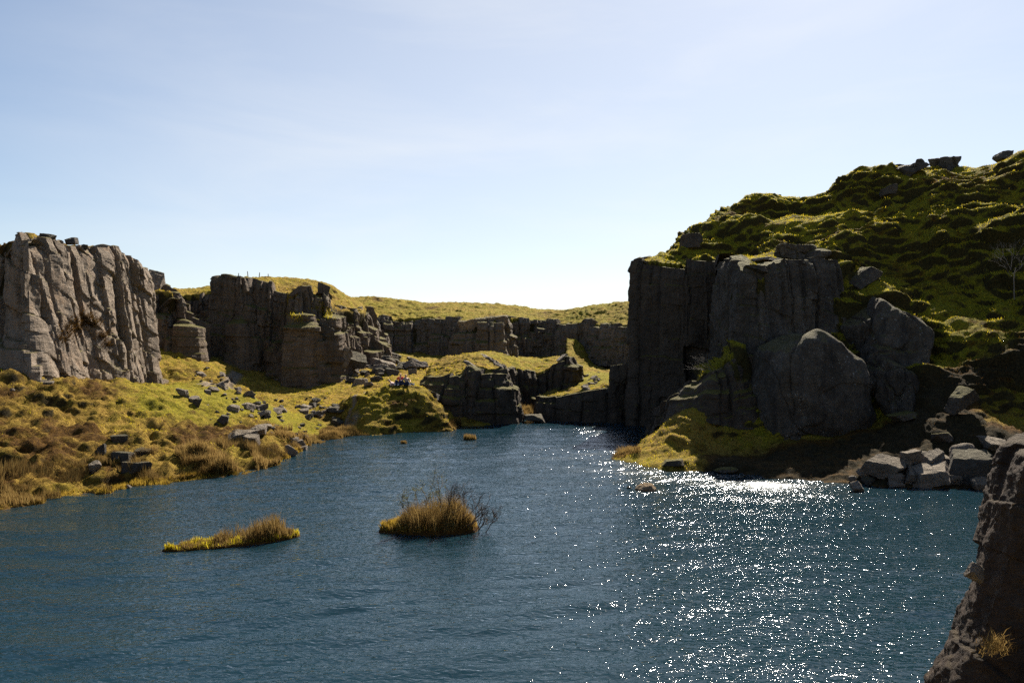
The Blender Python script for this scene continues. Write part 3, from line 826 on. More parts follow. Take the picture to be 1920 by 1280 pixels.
def rock(px, py, wpx, hpx, label, seed, kind='block', mat=None, rot=None, Y=None, dep=0.8, group=None, name='boulder', cat='boulder', sink=0.12, water=False, snap=False):
    """a rock whose foot stands on the ground seen at (px, py)"""
    rg = random.Random(seed)
    if Y is not None:
        x, y, z = c(px, py, Y)
        if snap: z = float(fine_H(x, y)[0])
    elif water:
        x, y, z = shore(px, py); z = -0.05
    else:
        x, y, z = hit(px, py)
    w, h = wpx / F * y, hpx / F * y
    if rot is None:
        rot = (rg.uniform(-.15, .15), rg.uniform(-.15, .15), rg.uniform(-.5, .5))
    return rock_at((x, y + w * dep * 0.3, z), (w, w * dep, h / (1 - sink)), rot, seed, label, kind, mat, name, cat, group, sink)

# large rocks of the right side
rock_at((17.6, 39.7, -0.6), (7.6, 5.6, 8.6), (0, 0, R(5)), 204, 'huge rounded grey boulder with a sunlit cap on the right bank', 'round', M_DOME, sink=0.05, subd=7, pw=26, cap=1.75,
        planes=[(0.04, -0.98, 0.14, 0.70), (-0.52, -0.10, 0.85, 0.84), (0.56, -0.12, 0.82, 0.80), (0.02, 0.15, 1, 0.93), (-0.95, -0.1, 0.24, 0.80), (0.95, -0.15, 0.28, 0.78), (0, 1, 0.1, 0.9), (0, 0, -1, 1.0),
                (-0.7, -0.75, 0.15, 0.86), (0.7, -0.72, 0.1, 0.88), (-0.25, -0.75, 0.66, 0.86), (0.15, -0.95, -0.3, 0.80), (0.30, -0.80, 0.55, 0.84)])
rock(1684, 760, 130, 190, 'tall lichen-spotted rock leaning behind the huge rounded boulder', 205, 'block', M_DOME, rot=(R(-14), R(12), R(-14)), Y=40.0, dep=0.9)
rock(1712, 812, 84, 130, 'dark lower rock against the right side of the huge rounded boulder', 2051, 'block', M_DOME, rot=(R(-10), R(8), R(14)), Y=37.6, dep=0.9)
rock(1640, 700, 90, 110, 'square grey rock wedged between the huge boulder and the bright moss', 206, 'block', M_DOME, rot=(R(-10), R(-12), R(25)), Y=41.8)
rock(1487, 489, 66, 36, 'large flat-sided boulder resting on the rock face beside a smaller one', 207, 'block', M_SLATE, rot=(0, R(4), R(10)), Y=46.0, sink=0.05)
rock(1537, 489, 52, 24, 'smaller domed boulder resting right of the flat-sided one on the rock face', 208, 'round', M_SLATE, rot=(0, R(-6), R(-10)), Y=45.8, sink=0.05)
rock(1444, 491, 50, 7, 'thin pale slab lying at the lip of the grey rock face', 209, 'block', M_BOULD, rot=(0, R(3), R(8)), Y=44.4)
rock(1302, 466, 42, 26, 'dark block jutting from the skyline of the right hillside', 210, 'block', M_DARK, rot=(0, R(-8), R(10)), Y=55.8, snap=True)
rock(1700, 325, 34, 9, 'flat dark slab on the skyline of the right hillside', 211, 'block', M_BDARK, rot=(0, R(5), R(10)), Y=56.2, snap=True, sink=0.38)
rock(1779, 334, 52, 26, 'flat-topped pale block on the skyline near the upper right corner', 212, 'block', M_BDARK, rot=(0, R(-2), R(20)), Y=55.3, snap=True, sink=0.38)
rock(1715, 355, 58, 30, 'tilted slab in the turf under the skyline slab on the right', 213, 'block', M_BDARK, rot=(R(10), R(-18), R(-20)), Y=54, snap=True)
rock(1672, 368, 32, 22, 'wedge of pale rock lowest in the skyline group on the right hillside', 214, 'wedge', M_BDARK, Y=53, snap=True)
rock(1888, 300, 30, 12, 'small dark rock on the skyline at the right edge', 215, 'block', M_BDARK, Y=53.8, snap=True, sink=0.38)
rock(1625, 545, 62, 28, 'slanting lichened slab in shade left of the bright moss', 216, 'block', M_SLATE, rot=(R(10), R(-25), 0), Y=44.4)
rock(1812, 777, 52, 34, 'kite-shaped grey stone alone on the dark right bank', 217, 'wedge', M_SLATE, rot=(0, R(-28), R(10)))
rock(1700, 790, 46, 13, 'thin grey slab lying on the dark bank beneath the tall rock', 218, 'block', M_SLATE, rot=(0, R(-12), R(5)))
rock(1775, 830, 34, 20, 'small wedge of rock above the shore pile on the dark right bank', 219, 'wedge', M_SLATE)
rock(1610, 792, 52, 14, 'low slab half sunk in the dark bank below the huge rounded boulder', 220, 'block', M_DARK, rot=(0, R(10), 0))
rock(1365, 889, 46, 11, 'dark stone at the waterline left of the shore pile', 221, 'round', M_SLATE)
rock(1268, 874, 40, 10, 'dark rock at the foot of the bright turf point', 222, 'block', M_DARK)

# the pile of boulders on the right shore
PILE = [
    (1662, 899, 58, 38, 'block', (R(6), R(16), R(-20)), 'big angular boulder at the left end of the shore pile'),
    (1712, 892, 40, 52, 'wedge', (0, R(-20), R(30)), 'pointed upright boulder standing in the shore pile'),
    (1692, 894, 26, 32, 'block', (R(20), R(30), 0), 'pale lit slab leaning against the pointed boulder'),
    (1720, 906, 40, 26, 'block', (0, R(6), R(10)), 'squat boulder below the pointed one in the shore pile'),
    (1750, 888, 58, 46, 'wedge', (0, R(-15), R(15)), 'broad sloping boulder in the middle of the shore pile'),
    (1762, 880, 44, 18, 'block', (0, R(3), R(-10)), 'flat slab lying across the middle of the shore pile'),
    (1756, 897, 36, 18, 'block', (0, R(-24), R(8)), 'small tilted slab beneath the flat one in the shore pile'),
    (1752, 914, 66, 30, 'block', (0, R(-10), R(-6)), 'long low boulder at the water edge of the shore pile'),
    (1782, 912, 30, 28, 'block', (0, R(8), R(20)), 'cracked block beside the long low boulder at the water'),
    (1815, 876, 56, 48, 'round', (0, R(5), R(10)), 'large domed boulder topping the right of the shore pile'),
    (1822, 908, 70, 50, 'block', (0, R(0), R(-15)), 'dark massive block under the domed boulder of the pile'),
    (1868, 846, 50, 22, 'block', (0, R(4), R(10)), 'pale flat boulder up the bank beside the near slab'),
    (1845, 884, 50, 40, 'block', (0, R(-4), R(5)), 'shaded block between the domed boulder and the near slab'),
    (1842, 920, 30, 22, 'wedge', (0, R(-20), R(0)), 'tan wedge at the waterline next to the near slab'),
    (1682, 913, 28, 10, 'block', (0, R(2), R(0)), 'bright flat stone at the waterline under the big angular boulder'),
    (1686, 908, 34, 22, 'round', (0, R(2), R(0)), 'grey rounded stone behind the bright flat one at the waterline'),
    (1628, 907, 24, 13, 'round', (0, 0, 0), 'speckled stone just left of the shore pile at the waterline'),
    (1622, 898, 22, 13, 'block', (0, R(8), 0), 'dark little block above the speckled stone by the water'),
    (1600, 903, 16, 12, 'round', (0, 0, 0), 'pale pebble-like stone farthest left of the shore pile'),
    (1608, 922, 22, 14, 'block', (R(20), R(-10), 0), 'pale tilted stone standing in the water off the shore pile'),
    (1836, 906, 30, 20, 'round', (0, 0, R(30)), 'small grey stone low beside the dark massive block'),
]
for k, (px, py, w, h, kd, rot, lab) in enumerate(PILE):
    rock(px, py, w, h, lab, 300 + k, kd, M_BOULD if k not in (10, 12, 16, 20) else M_BDARK, (rot[0] + R(14 + 5 * (k % 3)), rot[1], rot[2]), group='boulders piled on the right shore', sink=0.1, water=py > 911)
M_TAN = rock_mat('wet tan granite', (0.20, 0.13, 0.075), (0.34, 0.24, 0.15), lamt=0.2, moss=0.2, stain=0.1)
rock(1213, 922, 42, 17, 'tan rock breaking the sparkling water off the turf point', 340, 'round', M_TAN, rot=(0, R(-8), R(10)), water=True, sink=0.25)
rock(1180, 915, 10, 5, 'tiny stone in the sparkling water left of the tan rock', 341, 'round', M_BDARK, water=True)

# left bank
BANK = [
    (455, 826, 54, 18, 'block', (R(4), R(8), R(20)), 'pale overhanging slab on the left bank above the shore'),
    (478, 815, 46, 14, 'block', (R(2), R(-14), R(-12)), 'grey lichened slab lying behind the overhanging one'),
    (468, 842, 34, 26, 'block', (0, R(2), R(10)), 'squarish block propping up the overhanging slab'),
    (417, 797, 30, 16, 'wedge', (0, R(24), R(10)), 'dark wedge-shaped boulder on the grass of the left bank'),
    (437, 770, 30, 12, 'block', (0, R(5), R(-10)), 'flat brown boulder alone on the green grass of the left bank'),
    (543, 853, 26, 18, 'wedge', (0, R(22), R(10)), 'reddish pointed rock at the tip of the left shore'),
    (560, 838, 26, 16, 'block', (0, R(-14), R(20)), 'pale block among the rocks at the tip of the left shore'),
    (571, 828, 20, 14, 'round', (0, 0, 0), 'dark rounded rock outermost at the tip of the left shore'),
    (548, 832, 24, 10, 'block', (0, R(10), R(0)), 'thin slab between the rocks at the tip of the left shore'),
    (566, 845, 22, 8, 'block', (0, R(-10), R(0)), 'low wet slab at the waterline of the left shore tip'),
    (505, 846, 16, 6, 'wedge', (0, R(25), R(0)), 'small pale stone in the turf near the left shore tip'),
    (497, 803, 24, 6, 'block', (0, R(8), R(0)), 'thin stone sunk in the grass behind the overhanging slab'),
    (170, 888, 26, 20, 'wedge', (0, R(24), R(-10)), 'bright pink-grey rock low on the left bank near the reeds'),
    (222, 828, 34, 13, 'block', (0, R(4), R(5)), 'dark capstone of the shaded outcrop on the left bank'),
    (264, 853, 40, 11, 'block', (0, R(8), R(5)), 'pale-ended slab on the right of the shaded outcrop'),
    (225, 862, 44, 20, 'block', (R(-10), R(2), R(5)), 'cracked dark block in the middle of the shaded outcrop'),
    (245, 884, 48, 16, 'block', (R(-10), R(-5), R(-8)), 'broken dark block at the bottom of the shaded outcrop'),
    (272, 884, 16, 20, 'wedge', (0, R(10), 0), 'upright dark stone at the right foot of the shaded outcrop'),
    (188, 850, 20, 12, 'block', (0, R(-8), R(10)), 'small dark block on the left of the shaded outcrop'),
    (240, 917, 14, 7, 'wedge', (0, R(15), 0), 'small pale stone at the left waterline below the outcrop'),
    (20, 733, 14, 6, 'round', (0, 0, 0), 'grey stone on the grass at the far left'),
    (88, 720, 24, 5, 'block', (0, 0, R(10)), 'flat pale stone on the grass in front of the sunlit cliff'),
    (340, 742, 22, 10, 'block', (0, R(8), 0), 'pale rock beside the lower end of the footpath'),
    (368, 762, 18, 14, 'wedge', (0, R(8), 0), 'dark upright stone below the footpath'),
    (360, 755, 24, 9, 'block', (0, R(20), 0), 'slanting slab between the footpath and the dark upright stone'),
]
for k, (px, py, w, h, kd, rot, lab) in enumerate(BANK):
    w, h = w * 0.85, h * 0.85
    dark = 13 <= k <= 18 or k in (3, 7, 23)
    rock(px, py, w, h, lab, 400 + k, kd, M_BDARK if dark else M_BOULD, (rot[0] + (0 if dark else R(10)), rot[1], rot[2]), sink=0.45 if 13 <= k <= 18 else 0.3)

# stone bands: scree between the bank and the crag
def scatter(spots, label, group, seed, mats, kinds=('block', 'wedge', 'block')):
    rg = random.Random(seed)
    protos = {}
    for k, (px, py, w) in enumerate(spots):
        x, y, z = hit(px, py)
        kd = kinds[k % len(kinds)]
        key = (kd, k % 7)
        sz = w / F * y
        if key not in protos:
            me, lo, hi = rock_mesh(seed * 10 + k, (1.0, 0.8, 0.55), kd, 4)
            protos[key] = me
        me = protos[key]
        if len(me.materials) == 0: me.materials.append(mats[k % len(mats)])
        o = bpy.data.objects.new('rock', me)
        COL.objects.link(o)
        o.scale = (sz, sz, sz * rg.uniform(0.75, 1.25))
        o.rotation_euler = (rg.uniform(-.3, .3), rg.uniform(-.35, .35), rg.uniform(-3.1, 3.1))
        o.location = (x, y, z + sz * 0.05)
        tag(o, label, 'rock', group)

rg = random.Random(5)
band = []
for k in range(46):
    px = rg.uniform(462, 640); py = 762 + (px - 462) * 0.05 + rg.gauss(0, 9)
    band.append((px, py, rg.choice((7, 9, 11, 13, 16, 20, 25))))
scatter(band, 'angular grey rock in the stone band across the grass below the shaded crag', 'rocks of the stone band on the grass', 21, (M_BOULD, M_BDARK, M_BOULD))
talus = []
for k in range(105):
    t_ = rg.random()
    px = 598 + 165 * t_ ** 1.2 + rg.gauss(0, 10); py = 664 + 52 * (1 - abs(t_ - 0.45)) * rg.uniform(0.1, 1.1)
    talus.append((px, py, rg.choice((10, 12, 16, 20, 26, 34, 42))))
scatter(talus, 'tumbled rock in the talus at the right foot of the shaded crag', 'talus at the foot of the shaded crag', 22, (M_BOULD, M_BDARK, M_BDARK))
sp = [(px + rg.gauss(0, 12), py + rg.gauss(0, 6), rg.choice((6, 8, 10, 14, 18))) for px, py in [(400, 725)] * 7 + [(372, 700)] * 6 + [(425, 712)] * 8 + [(440, 740)] * 5 + [(355, 745)] * 4]
scatter(sp, 'small pale rock strewn along the footpath on the left', 'stones beside the footpath', 23, (M_BOULD,))
sp = [(px + rg.gauss(0, 10), py + rg.gauss(0, 5), rg.choice((6, 8, 10, 13))) for px, py in [(1090, 706)] * 9 + [(1120, 712)] * 6 + [(1105, 722)] * 9]
scatter(sp, 'pale stone lying on the green terrace behind the low ledge', 'stones on the green terrace', 24, (M_BOULD,))
sp = [(rg.uniform(380, 620), rg.uniform(745, 830), rg.choice((5, 6, 8, 10))) for k in range(46)]
scatter(sp, 'small stone scattered in the grass of the left bank', 'stones scattered on the left bank', 25, (M_BOULD, M_BDARK))
sp = [(px, py, w) for px, py, w in [(735, 702, 26), (715, 700, 30), (705, 712, 22), (775, 700, 20), (748, 690, 16), (690, 722, 18), (812, 742, 24), (806, 724, 20), (832, 735, 14)]]
scatter(sp, 'grey rock on the slope just behind the seated people', 'rocks behind the seated people', 26, (M_BDARK, M_BOULD))

scatter([(rg.uniform(1625, 1850), rg.uniform(885, 913), rg.choice((9, 12, 15, 18, 22))) for k in range(34)], 'small stone lodged between the big boulders of the right shore pile', 'small stones of the right shore pile', 27, (M_BOULD, M_BDARK))
# blocks of the shaded crag: lower pillars standing in front of its face
CR = [
    (563, 718, 44, 122, 59.8, 'block', (R(2), 0, R(14)), M_GREY, 'square pillar with a turf cap standing in front of the shaded crag'),
    (590, 712, 40, 106, 60.2, 'block', (R(-2), R(3), R(-12)), M_GREY, 'second pillar pressed against the turf-capped one of the shaded crag'),
    (620, 700, 46, 92, 61.2, 'block', (0, R(-5), R(20)), M_GREY, 'broad broken pillar at the right end of the shaded crag'),
    (608, 650, 34, 34, 60.6, 'block', (0, R(8), R(25)), M_BDARK, 'loose angular block perched on the broken pillar'),
    (640, 690, 30, 34, 61.5, 'wedge', (0, R(12), R(10)), M_BOULD, 'pale wedge leaning on the talus of the shaded crag'),
    (512, 720, 40, 70, 61.4, 'block', (0, 0, R(8)), M_GREY, 'short dark pillar at the middle foot of the shaded crag'),
    (662, 690, 40, 22, 63.0, 'block', (0, R(10), R(15)), M_BDARK, 'big flat block lying on the talus'),
    (604, 560, 22, 30, 63.0, 'block', (0, R(2), R(10)), M_GREY, 'small upright stone near the top right of the shaded crag'),
    (290, 545, 32, 40, 57.2, 'block', (0, R(0), R(6)), M_WARM, 'stacked block standing on the ledge behind the sunlit cliff'),
    (900, 672, 84, 74, 82.0, 'block', (0, 0, R(3)), M_WARM, 'squared block with a sunlit end standing out of the far cliff'),
    (1167, 795, 50, 118, 54.4, 'block', (0, 0, R(4)), M_DARK, 'stepped dark buttress with a grass top beside the tall cliff'),
    (42, 700, 34, 188, 36.9, 'block', (0, R(4), R(-10)), M_WARM, 'slender sunlit pillar standing against the left end of the sunlit cliff'),
]
for k, (px, py, w, h, Y, kd, rot, m, lab) in enumerate(CR):
    rock(px, py, w, h, lab, 500 + k, kd, m, rot, Y=Y, sink=0.06, name='rock_block', cat='rock block', dep=0.9)

# rocks around the dark outcrop and the inlet
IN = [
    (895, 786, 40, 18, 'block', (0, R(16), R(0)), 'slanting dark slab at the left foot of the outcrop'),
    (926, 776, 30, 16, 'wedge', (0, R(-10), R(0)), 'pale pointed rock at the foot of the outcrop'),
    (940, 793, 50, 14, 'block', (0, R(5), R(0)), 'long flat slab at the water below the outcrop'),
    (948, 782, 34, 14, 'block', (0, R(12), R(0)), 'humped pale slab above the long flat one'),
    (966, 790, 26, 12, 'block', (0, R(8), R(0)), 'pale slab at the mouth of the inlet'),
    (968, 776, 16, 10, 'wedge', (0, R(30), R(0)), 'small tan rock at the left edge of the inlet reeds'),
    (1000, 793, 40, 12, 'block', (0, R(2), R(0)), 'dark low slab at the right of the inlet mouth'),
    (977, 752, 26, 24, 'block', (0, R(2), R(0)), 'square dark block above the inlet reeds'),
    (1001, 752, 32, 26, 'round', (0, R(2), R(0)), 'rounded dark boulder above the inlet next to the low ledge'),
    (963, 752, 18, 16, 'wedge', (0, R(20), R(0)), 'pale broken rock left of the square dark block'),
]
for k, (px, py, w, h, kd, rot, lab) in enumerate(IN):
    rock(px, py, w, h, lab, 600 + k, kd, M_BOULD if k in (1, 3, 4, 5, 9) else M_BDARK, rot, sink=0.1)
rock(882, 692, 28, 6, 'narrow lit slab tilted on top of the dark outcrop', 620, 'block', M_BOULD, rot=(0, R(32), R(0)), Y=56.2)
rock(926, 695, 52, 9, 'long lit slab sliding off the top of the dark outcrop', 621, 'block', M_BOULD, rot=(0, R(28), R(0)), Y=56.0)
rock(1058, 682, 26, 18, 'pointed slab rising at the right tip of the dark outcrop', 622, 'wedge', M_BOULD, rot=(0, R(-32), R(0)), Y=62.8)
for k, (px, py, w, h) in enumerate([(92, 441, 26, 7), (133, 452, 20, 9), (158, 458, 12, 7), (184, 463, 18, 6), (203, 463, 10, 8), (237, 470, 20, 7)]):
    Yk = 39.4 + 1.7 * k
    xk = (px - 960) / F * Yk
    rock_at((xk, Yk, float(P_LEFT['f'](xk, Yk)[0]) - 0.25), (w / F * Yk, 0.5, h / F * Yk * 1.5), (0, R(10 * (-1) ** k), R(20 * k)), 640 + k, 'loose stone on the top edge of the sunlit left cliff', 'block', M_BDARK, group='loose stones on the sunlit cliff top', sink=0.3)

# ------------------------------------------------------------------ blades, reeds, bushes
def blades(P, N, ln, wd, bend, seed, droop=0.25, lean=(0, 0)):
    """grass blades as one array: a quad and a tip triangle each"""
    rg = np.random.RandomState(seed)
    n = len(P)
    th = rg.uniform(0, 2 * np.pi, n)
    side = np.stack([np.cos(th), np.sin(th), np.zeros(n)], -1)
    dirv = N * 0.4 + np.array([lean[0], lean[1], 0.9]) + np.c_[rg.normal(size=(n, 2)) * bend, np.zeros(n)]
    dirv /= np.linalg.norm(dirv, axis=1, keepdims=True)
    l = ln[:, None]; w = wd[:, None] * 0.5
    hor = np.c_[dirv[:, :2], np.zeros(n)]
    mid = P + dirv * l * 0.55
    tip = P + dirv * l * 0.95 + hor * l * droop - np.array([0, 0, 1.0]) * l * droop * 0.25
    V = np.stack([P - side * w, P + side * w, mid + side * w * 0.75, mid - side * w * 0.75, tip], 1).reshape(-1, 3)
    b = np.arange(n)[:, None] * 5
    q = b + np.array([[0, 1, 2, 3]]); t = b + np.array([[3, 2, 4]])
    rnd = np.repeat(np.clip(rg.beta(2, 2, n), 0, 1), 5)
    return V, q, t, rnd

def blade_obj(name, parts, mat, parent=None, org=(0, 0, 0)):
    Vs, qs, ts, rs, k = [], [], [], [], 0
    for V, q, t, r in parts:
        Vs.append(V); qs.append(q + k); ts.append(t + k); rs.append(r); k += len(V)
    me = mesh_np(name, np.concatenate(Vs) - np.array(org), np.concatenate(qs), np.concatenate(ts))
    attr(me, 'rnd', np.concatenate(rs))
    return link(name, me, mat, parent, loc=org if parent is None else (0, 0, 0))

# tufted grass over the near banks
rgn = np.random.RandomState(12)
Nrm = np.stack([NX, NY, NZ], -1)
inview = (np.abs(xx / np.maximum(yy, 1)) < 0.80) & (yy > 24) & (yy < 72) & (HD > 0.03) & (slope < R(72)) & (bare < 0.4)
wt = inview / np.maximum(yy, 1) ** 1.6
wt *= (0.12 + 0.88 * sstep(0.42 + 0.12 * hill, 0.68 + 0.12 * hill, NZD)) * (1 - 0.75 * apron_shade)
pr = (wt / wt.sum()).ravel()
NB = 230000
pick = rgn.choice(len(pr), NB, p=pr)
base = VV[pick] + np.c_[rgn.uniform(-.06, .06, (NB, 2)), np.full(NB, -0.03)]
nr = Nrm.reshape(-1, 3)[pick]
hv = heath.ravel()[pick] + 0.5 * fbm(VV[pick] * 0.9, 3, 91) 
tuft = np.clip(0.5 + 1.3 * fbm(VV[pick] * 1.6, 2, 93), 0.25, 1.4)
sw = 1 - 0.65 * sward.ravel()[pick]
dist = np.maximum(VV[pick][:, 1], 20)
ln = rgn.uniform(0.07, 0.19, NB) * tuft * sw * (1 + 0.45 * hill.ravel()[pick])
wd = 0.00055 * dist * rgn.uniform(0.7, 1.3, NB)
isheath = hv > 0.42
o = blade_obj('grass', [blades(base[~isheath], nr[~isheath], ln[~isheath], wd[~isheath], 0.35, 1)], M_GRASS); o['kind'] = 'stuff'
o = blade_obj('heather', [blades(base[isheath], nr[isheath], ln[isheath] * 0.9, wd[isheath], 0.5, 2)], M_HEATH); o['kind'] = 'stuff'

# reeds along the shores
def reed_band(msk, n, lo, hi, seed, wk=0.0008):
    w_ = msk.astype(float).ravel(); w_ /= w_.sum()
    rg = np.random.RandomState(seed)
    k = rg.choice(len(w_), n, p=w_)
    P = VV[k] + np.c_[rg.uniform(-.07, .07, (n, 2)), np.full(n, -0.05)]
    cl = np.clip(0.55 + 1.2 * fbm(P * 0.8, 2, seed), 0.15, 1.1)
    return blades(P, np.tile([0, 0, 1.0], (n, 1)), rg.uniform(lo, hi, n) * cl, wk * P[:, 1] * rg.uniform(0.6, 1.2, n), 0.16, seed, 0.12, (-0.05, -0.02))
nz_ = fbm(P3 * 0.45, 3, 97)
m1 = (xx < -12) & (yy < 44) & (HD > 0.03) & (HD < 1.1) & (nz_ > -0.12) & inview
m2 = (xx > -13) & (xx < -8) & (yy > 43) & (yy < 52) & (HD > -0.05) & (HD < 0.5) & (mound < 0.6)
m3 = (np.hypot((xx - 1.05) / 0.75, (yy - 58.4) / 1.2) < 1) & (HD > -0.5)
m4 = (np.hypot((xx - 6.6) / 1.3, (yy - 38.3) / 0.8) < 1) & (HD > -0.15) & (HD < 0.4)
m5 = (xx > -7) & (xx < -4) & (yy > 50) & (yy < 54) & (HD > -0.1) & (HD < 0.35)
o = blade_obj('reeds', [reed_band(m1, 26000, 0.35, 0.95, 101), reed_band(m2, 9000, 0.3, 0.8, 102), reed_band(m3, 2600, 0.9, 1.5, 103), reed_band(m4, 1800, 0.35, 0.75, 104), reed_band(m5, 2500, 0.3, 0.7, 105)], M_REED)
o['kind'] = 'stuff'
# pale sedge fringe at the waterline
m6 = (xx < -11.5) & (yy < 43) & (HD > -0.02) & (HD < 0.16)
o = blade_obj('sedge', [reed_band(m6, 14000, 0.12, 0.34, 106, 0.0009)], M_GOLD); o['kind'] = 'stuff'

def turf_islet(name, cx, cy, rx, ry, h, rz, seed, parent):
    n, m = 96, 30
    a = np.linspace(0, 2 * np.pi, n); r = np.linspace(0, 1.12, m)
    A, Rr = np.meshgrid(a, r)
    lx = np.cos(A) * Rr * rx; ly = np.sin(A) * Rr * ry
    X = lx * math.cos(rz) - ly * math.sin(rz); Y = lx * math.sin(rz) + ly * math.cos(rz)
    p = np.stack([X + cx, Y + cy, np.zeros_like(X)], -1)
    ed = 1 + 0.16 * fbm(np.stack([np.cos(A) * 2, np.sin(A) * 2, np.full_like(A, seed)], -1), 3, seed)
    k = Rr / ed
    Z = h * np.sqrt(np.clip(1 - k ** 4, 0, 1)) * (0.75 + 0.6 * fbm(p * 1.3, 3, seed + 1)) + 0.12 * np.abs(perlin(p * 3.5, seed + 2)) * (k < 1) - 0.9 * np.clip(k - 0.97, 0, 1) * 5
    V = np.stack([X, Y, Z], -1)
    me = mesh_np(name, V, grid_quads(m, n))
    attr(me, 'green', np.full(n * m, 0.75)); attr(me, 'heath', (0.05 + 1.1 * sstep(0.72, 0.92, k)).ravel()); attr(me, 'bare', np.zeros(n * m))
    o = link(name, me, M_TURF, parent)
    return V.reshape(-1, 3), (k < 0.93).ravel()

def islet_blades(Vl, msk, n, fn, seed, wk):
    rg = np.random.RandomState(seed)
    idx = np.flatnonzero(msk)
    rr = np.hypot(Vl[idx, 0], Vl[idx, 1]) + 0.02
    k = rg.choice(idx, n, p=rr / rr.sum())
    P = Vl[k] + np.c_[rg.uniform(-.05, .05, (n, 2)), np.full(n, -0.03)]
    ln = fn(P, rg)
    ok = ln > 0.03
    return blades(P[ok], np.tile([0, 0, 1.0], (ok.sum(), 1)), ln[ok], wk * rg.uniform(0.6, 1.3, ok.sum()), 0.2, seed, 0.14, (-0.10, 0))

# long reed islet
rt = empty('reed_islet', (-8.95, 22.0, 0.0), 'long narrow islet of brown reeds in the open water on the left', 'reed islet')
ang = math.atan2(1.75, 3.85)
Vl, mk = turf_islet('turf', 0 - 8.95, 22.0, 2.12, 0.48, 0.09, ang, 5, rt)
ax = np.array([math.cos(ang), math.sin(ang)])
def f_reed(P, rg):
    u = P[:, :2] @ ax / 2.12
    prof = np.interp(u, [-1, -0.75, -0.35, -0.15, 0.2, 0.5, 0.72, 0.9, 1], [0.05, 0.18, 0.28, 0.42, 0.55, 0.72, 0.72, 0.35, 0.1])
    return prof * rg.uniform(0.35, 1.2, len(P)) * np.clip(0.8 + 1.4 * fbm(P * 1.9, 2, 7), 0.2, 1.25)
blade_obj('reeds', [islet_blades(Vl, mk, 5200, f_reed, 111, 0.017)], M_REED, rt)
blade_obj('sedge', [islet_blades(Vl, mk, 5200, lambda P, rg: rg.uniform(0.05, 0.26, len(P)) * np.clip(0.8 + 1.5 * fbm(P * 2.1, 2, 3), 0.2, 1.5), 112, 0.018)], M_GRASS, rt)

def branch_mesh(name, roots, seed, levels, mat, parent=None, spread=0.6, ratio=0.68, kids=(3, 4), up=0.25, r0=0.03, taper=0.62, sides=5, wob=0.25, loc=None, tag_=None):
    rg = random.Random(seed)
    V, Fq = [], []
    def tube(pts, ra, rb):
        b0 = len(V)
        for i, p in enumerate(pts):
            d = (pts[min(i + 1, len(pts) - 1)] - pts[max(i - 1, 0)]).normalized()
            u = d.orthogonal().normalized(); w = d.cross(u)
            r = ra + (rb - ra) * i / (len(pts) - 1)
            for k in range(sides):
                a = 2 * math.pi * k / sides
                V.append(p + u * math.cos(a) * r + w * math.sin(a) * r)
        for i in range(len(pts) - 1):
            for k in range(sides):
                a = b0 + i * sides + k; b = b0 + i * sides + (k + 1) % sides
                Fq.append((a, b, b + sides, a + sides))
    def grow(p, d, ln, r, lv):
        n = 5
        pts = [p.copy()]
        q = p.copy(); dd = d.copy()
        for i in range(n):
            dd = (dd + Vector((rg.gauss(0, wob), rg.gauss(0, wob), rg.gauss(0, wob) + up * 0.3)) * 0.5).normalized()
            q = q + dd * ln / n
            pts.append(q.copy())
        tube(pts, r, r * taper)
        if lv <= 0: return
        for k in range(rg.randint(*kids)):
            t = rg.uniform(0.35, 1.0)
            i = min(n, int(t * n) + 1)
            nd = (dd + Vector((rg.gauss(0, 1), rg.gauss(0, 1), rg.gauss(0, 0.7) + up)) * spread).normalized()
            grow(pts[i], nd, ln * ratio * rg.uniform(0.7, 1.2), r * taper * 0.85, lv - 1)
    for (p, d, ln) in roots:
        grow(Vector(p), Vector(d).normalized(), ln, r0, levels)
    me = mesh_np(name, np.array([v[:] for v in V]), np.array(Fq))
    return link(name, me, mat, parent, loc=loc or (0, 0, 0)), [v for v in V]

# bushy islet
bt = empty('turf_islet', (-2.85, 23.6, 0.0), 'golden turf islet carrying the bare bush in the middle of the water', 'islet')
Vb, mb = turf_islet('turf', -2.85, 23.6, 1.72, 0.75, 0.2, R(4), 9, bt)
def f_bush(P, rg):
    u = P[:, 0] / 1.72
    prof = np.interp(u, [-1, -0.8, -0.6, -0.4, 0.0, 0.5, 0.8, 1], [0.12, 0.22, 0.35, 1.05, 1.3, 1.15, 0.7, 0.25])
    return prof * rg.uniform(0.5, 1.1, len(P)) * np.clip(0.85 + 0.7 * fbm(P * 1.9, 2, 17), 0.35, 1.2)
blade_obj('reeds', [islet_blades(Vb, mb, 6500, f_bush, 113, 0.014)], M_REED, bt)
blade_obj('sedge', [islet_blades(Vb, mb & (Vb[:, 0] < -0.7), 2600, lambda P, rg: rg.uniform(0.12, 0.34, len(P)), 114, 0.018), islet_blades(Vb, mb, 1100, lambda P, rg: rg.uniform(0.05, 0.3, len(P)), 115, 0.018)], M_GOLD, bt)
bush = empty('bare_bush', (-2.6, 23.5, 0.1), 'leafless spreading bush growing out of the golden islet', 'bush')
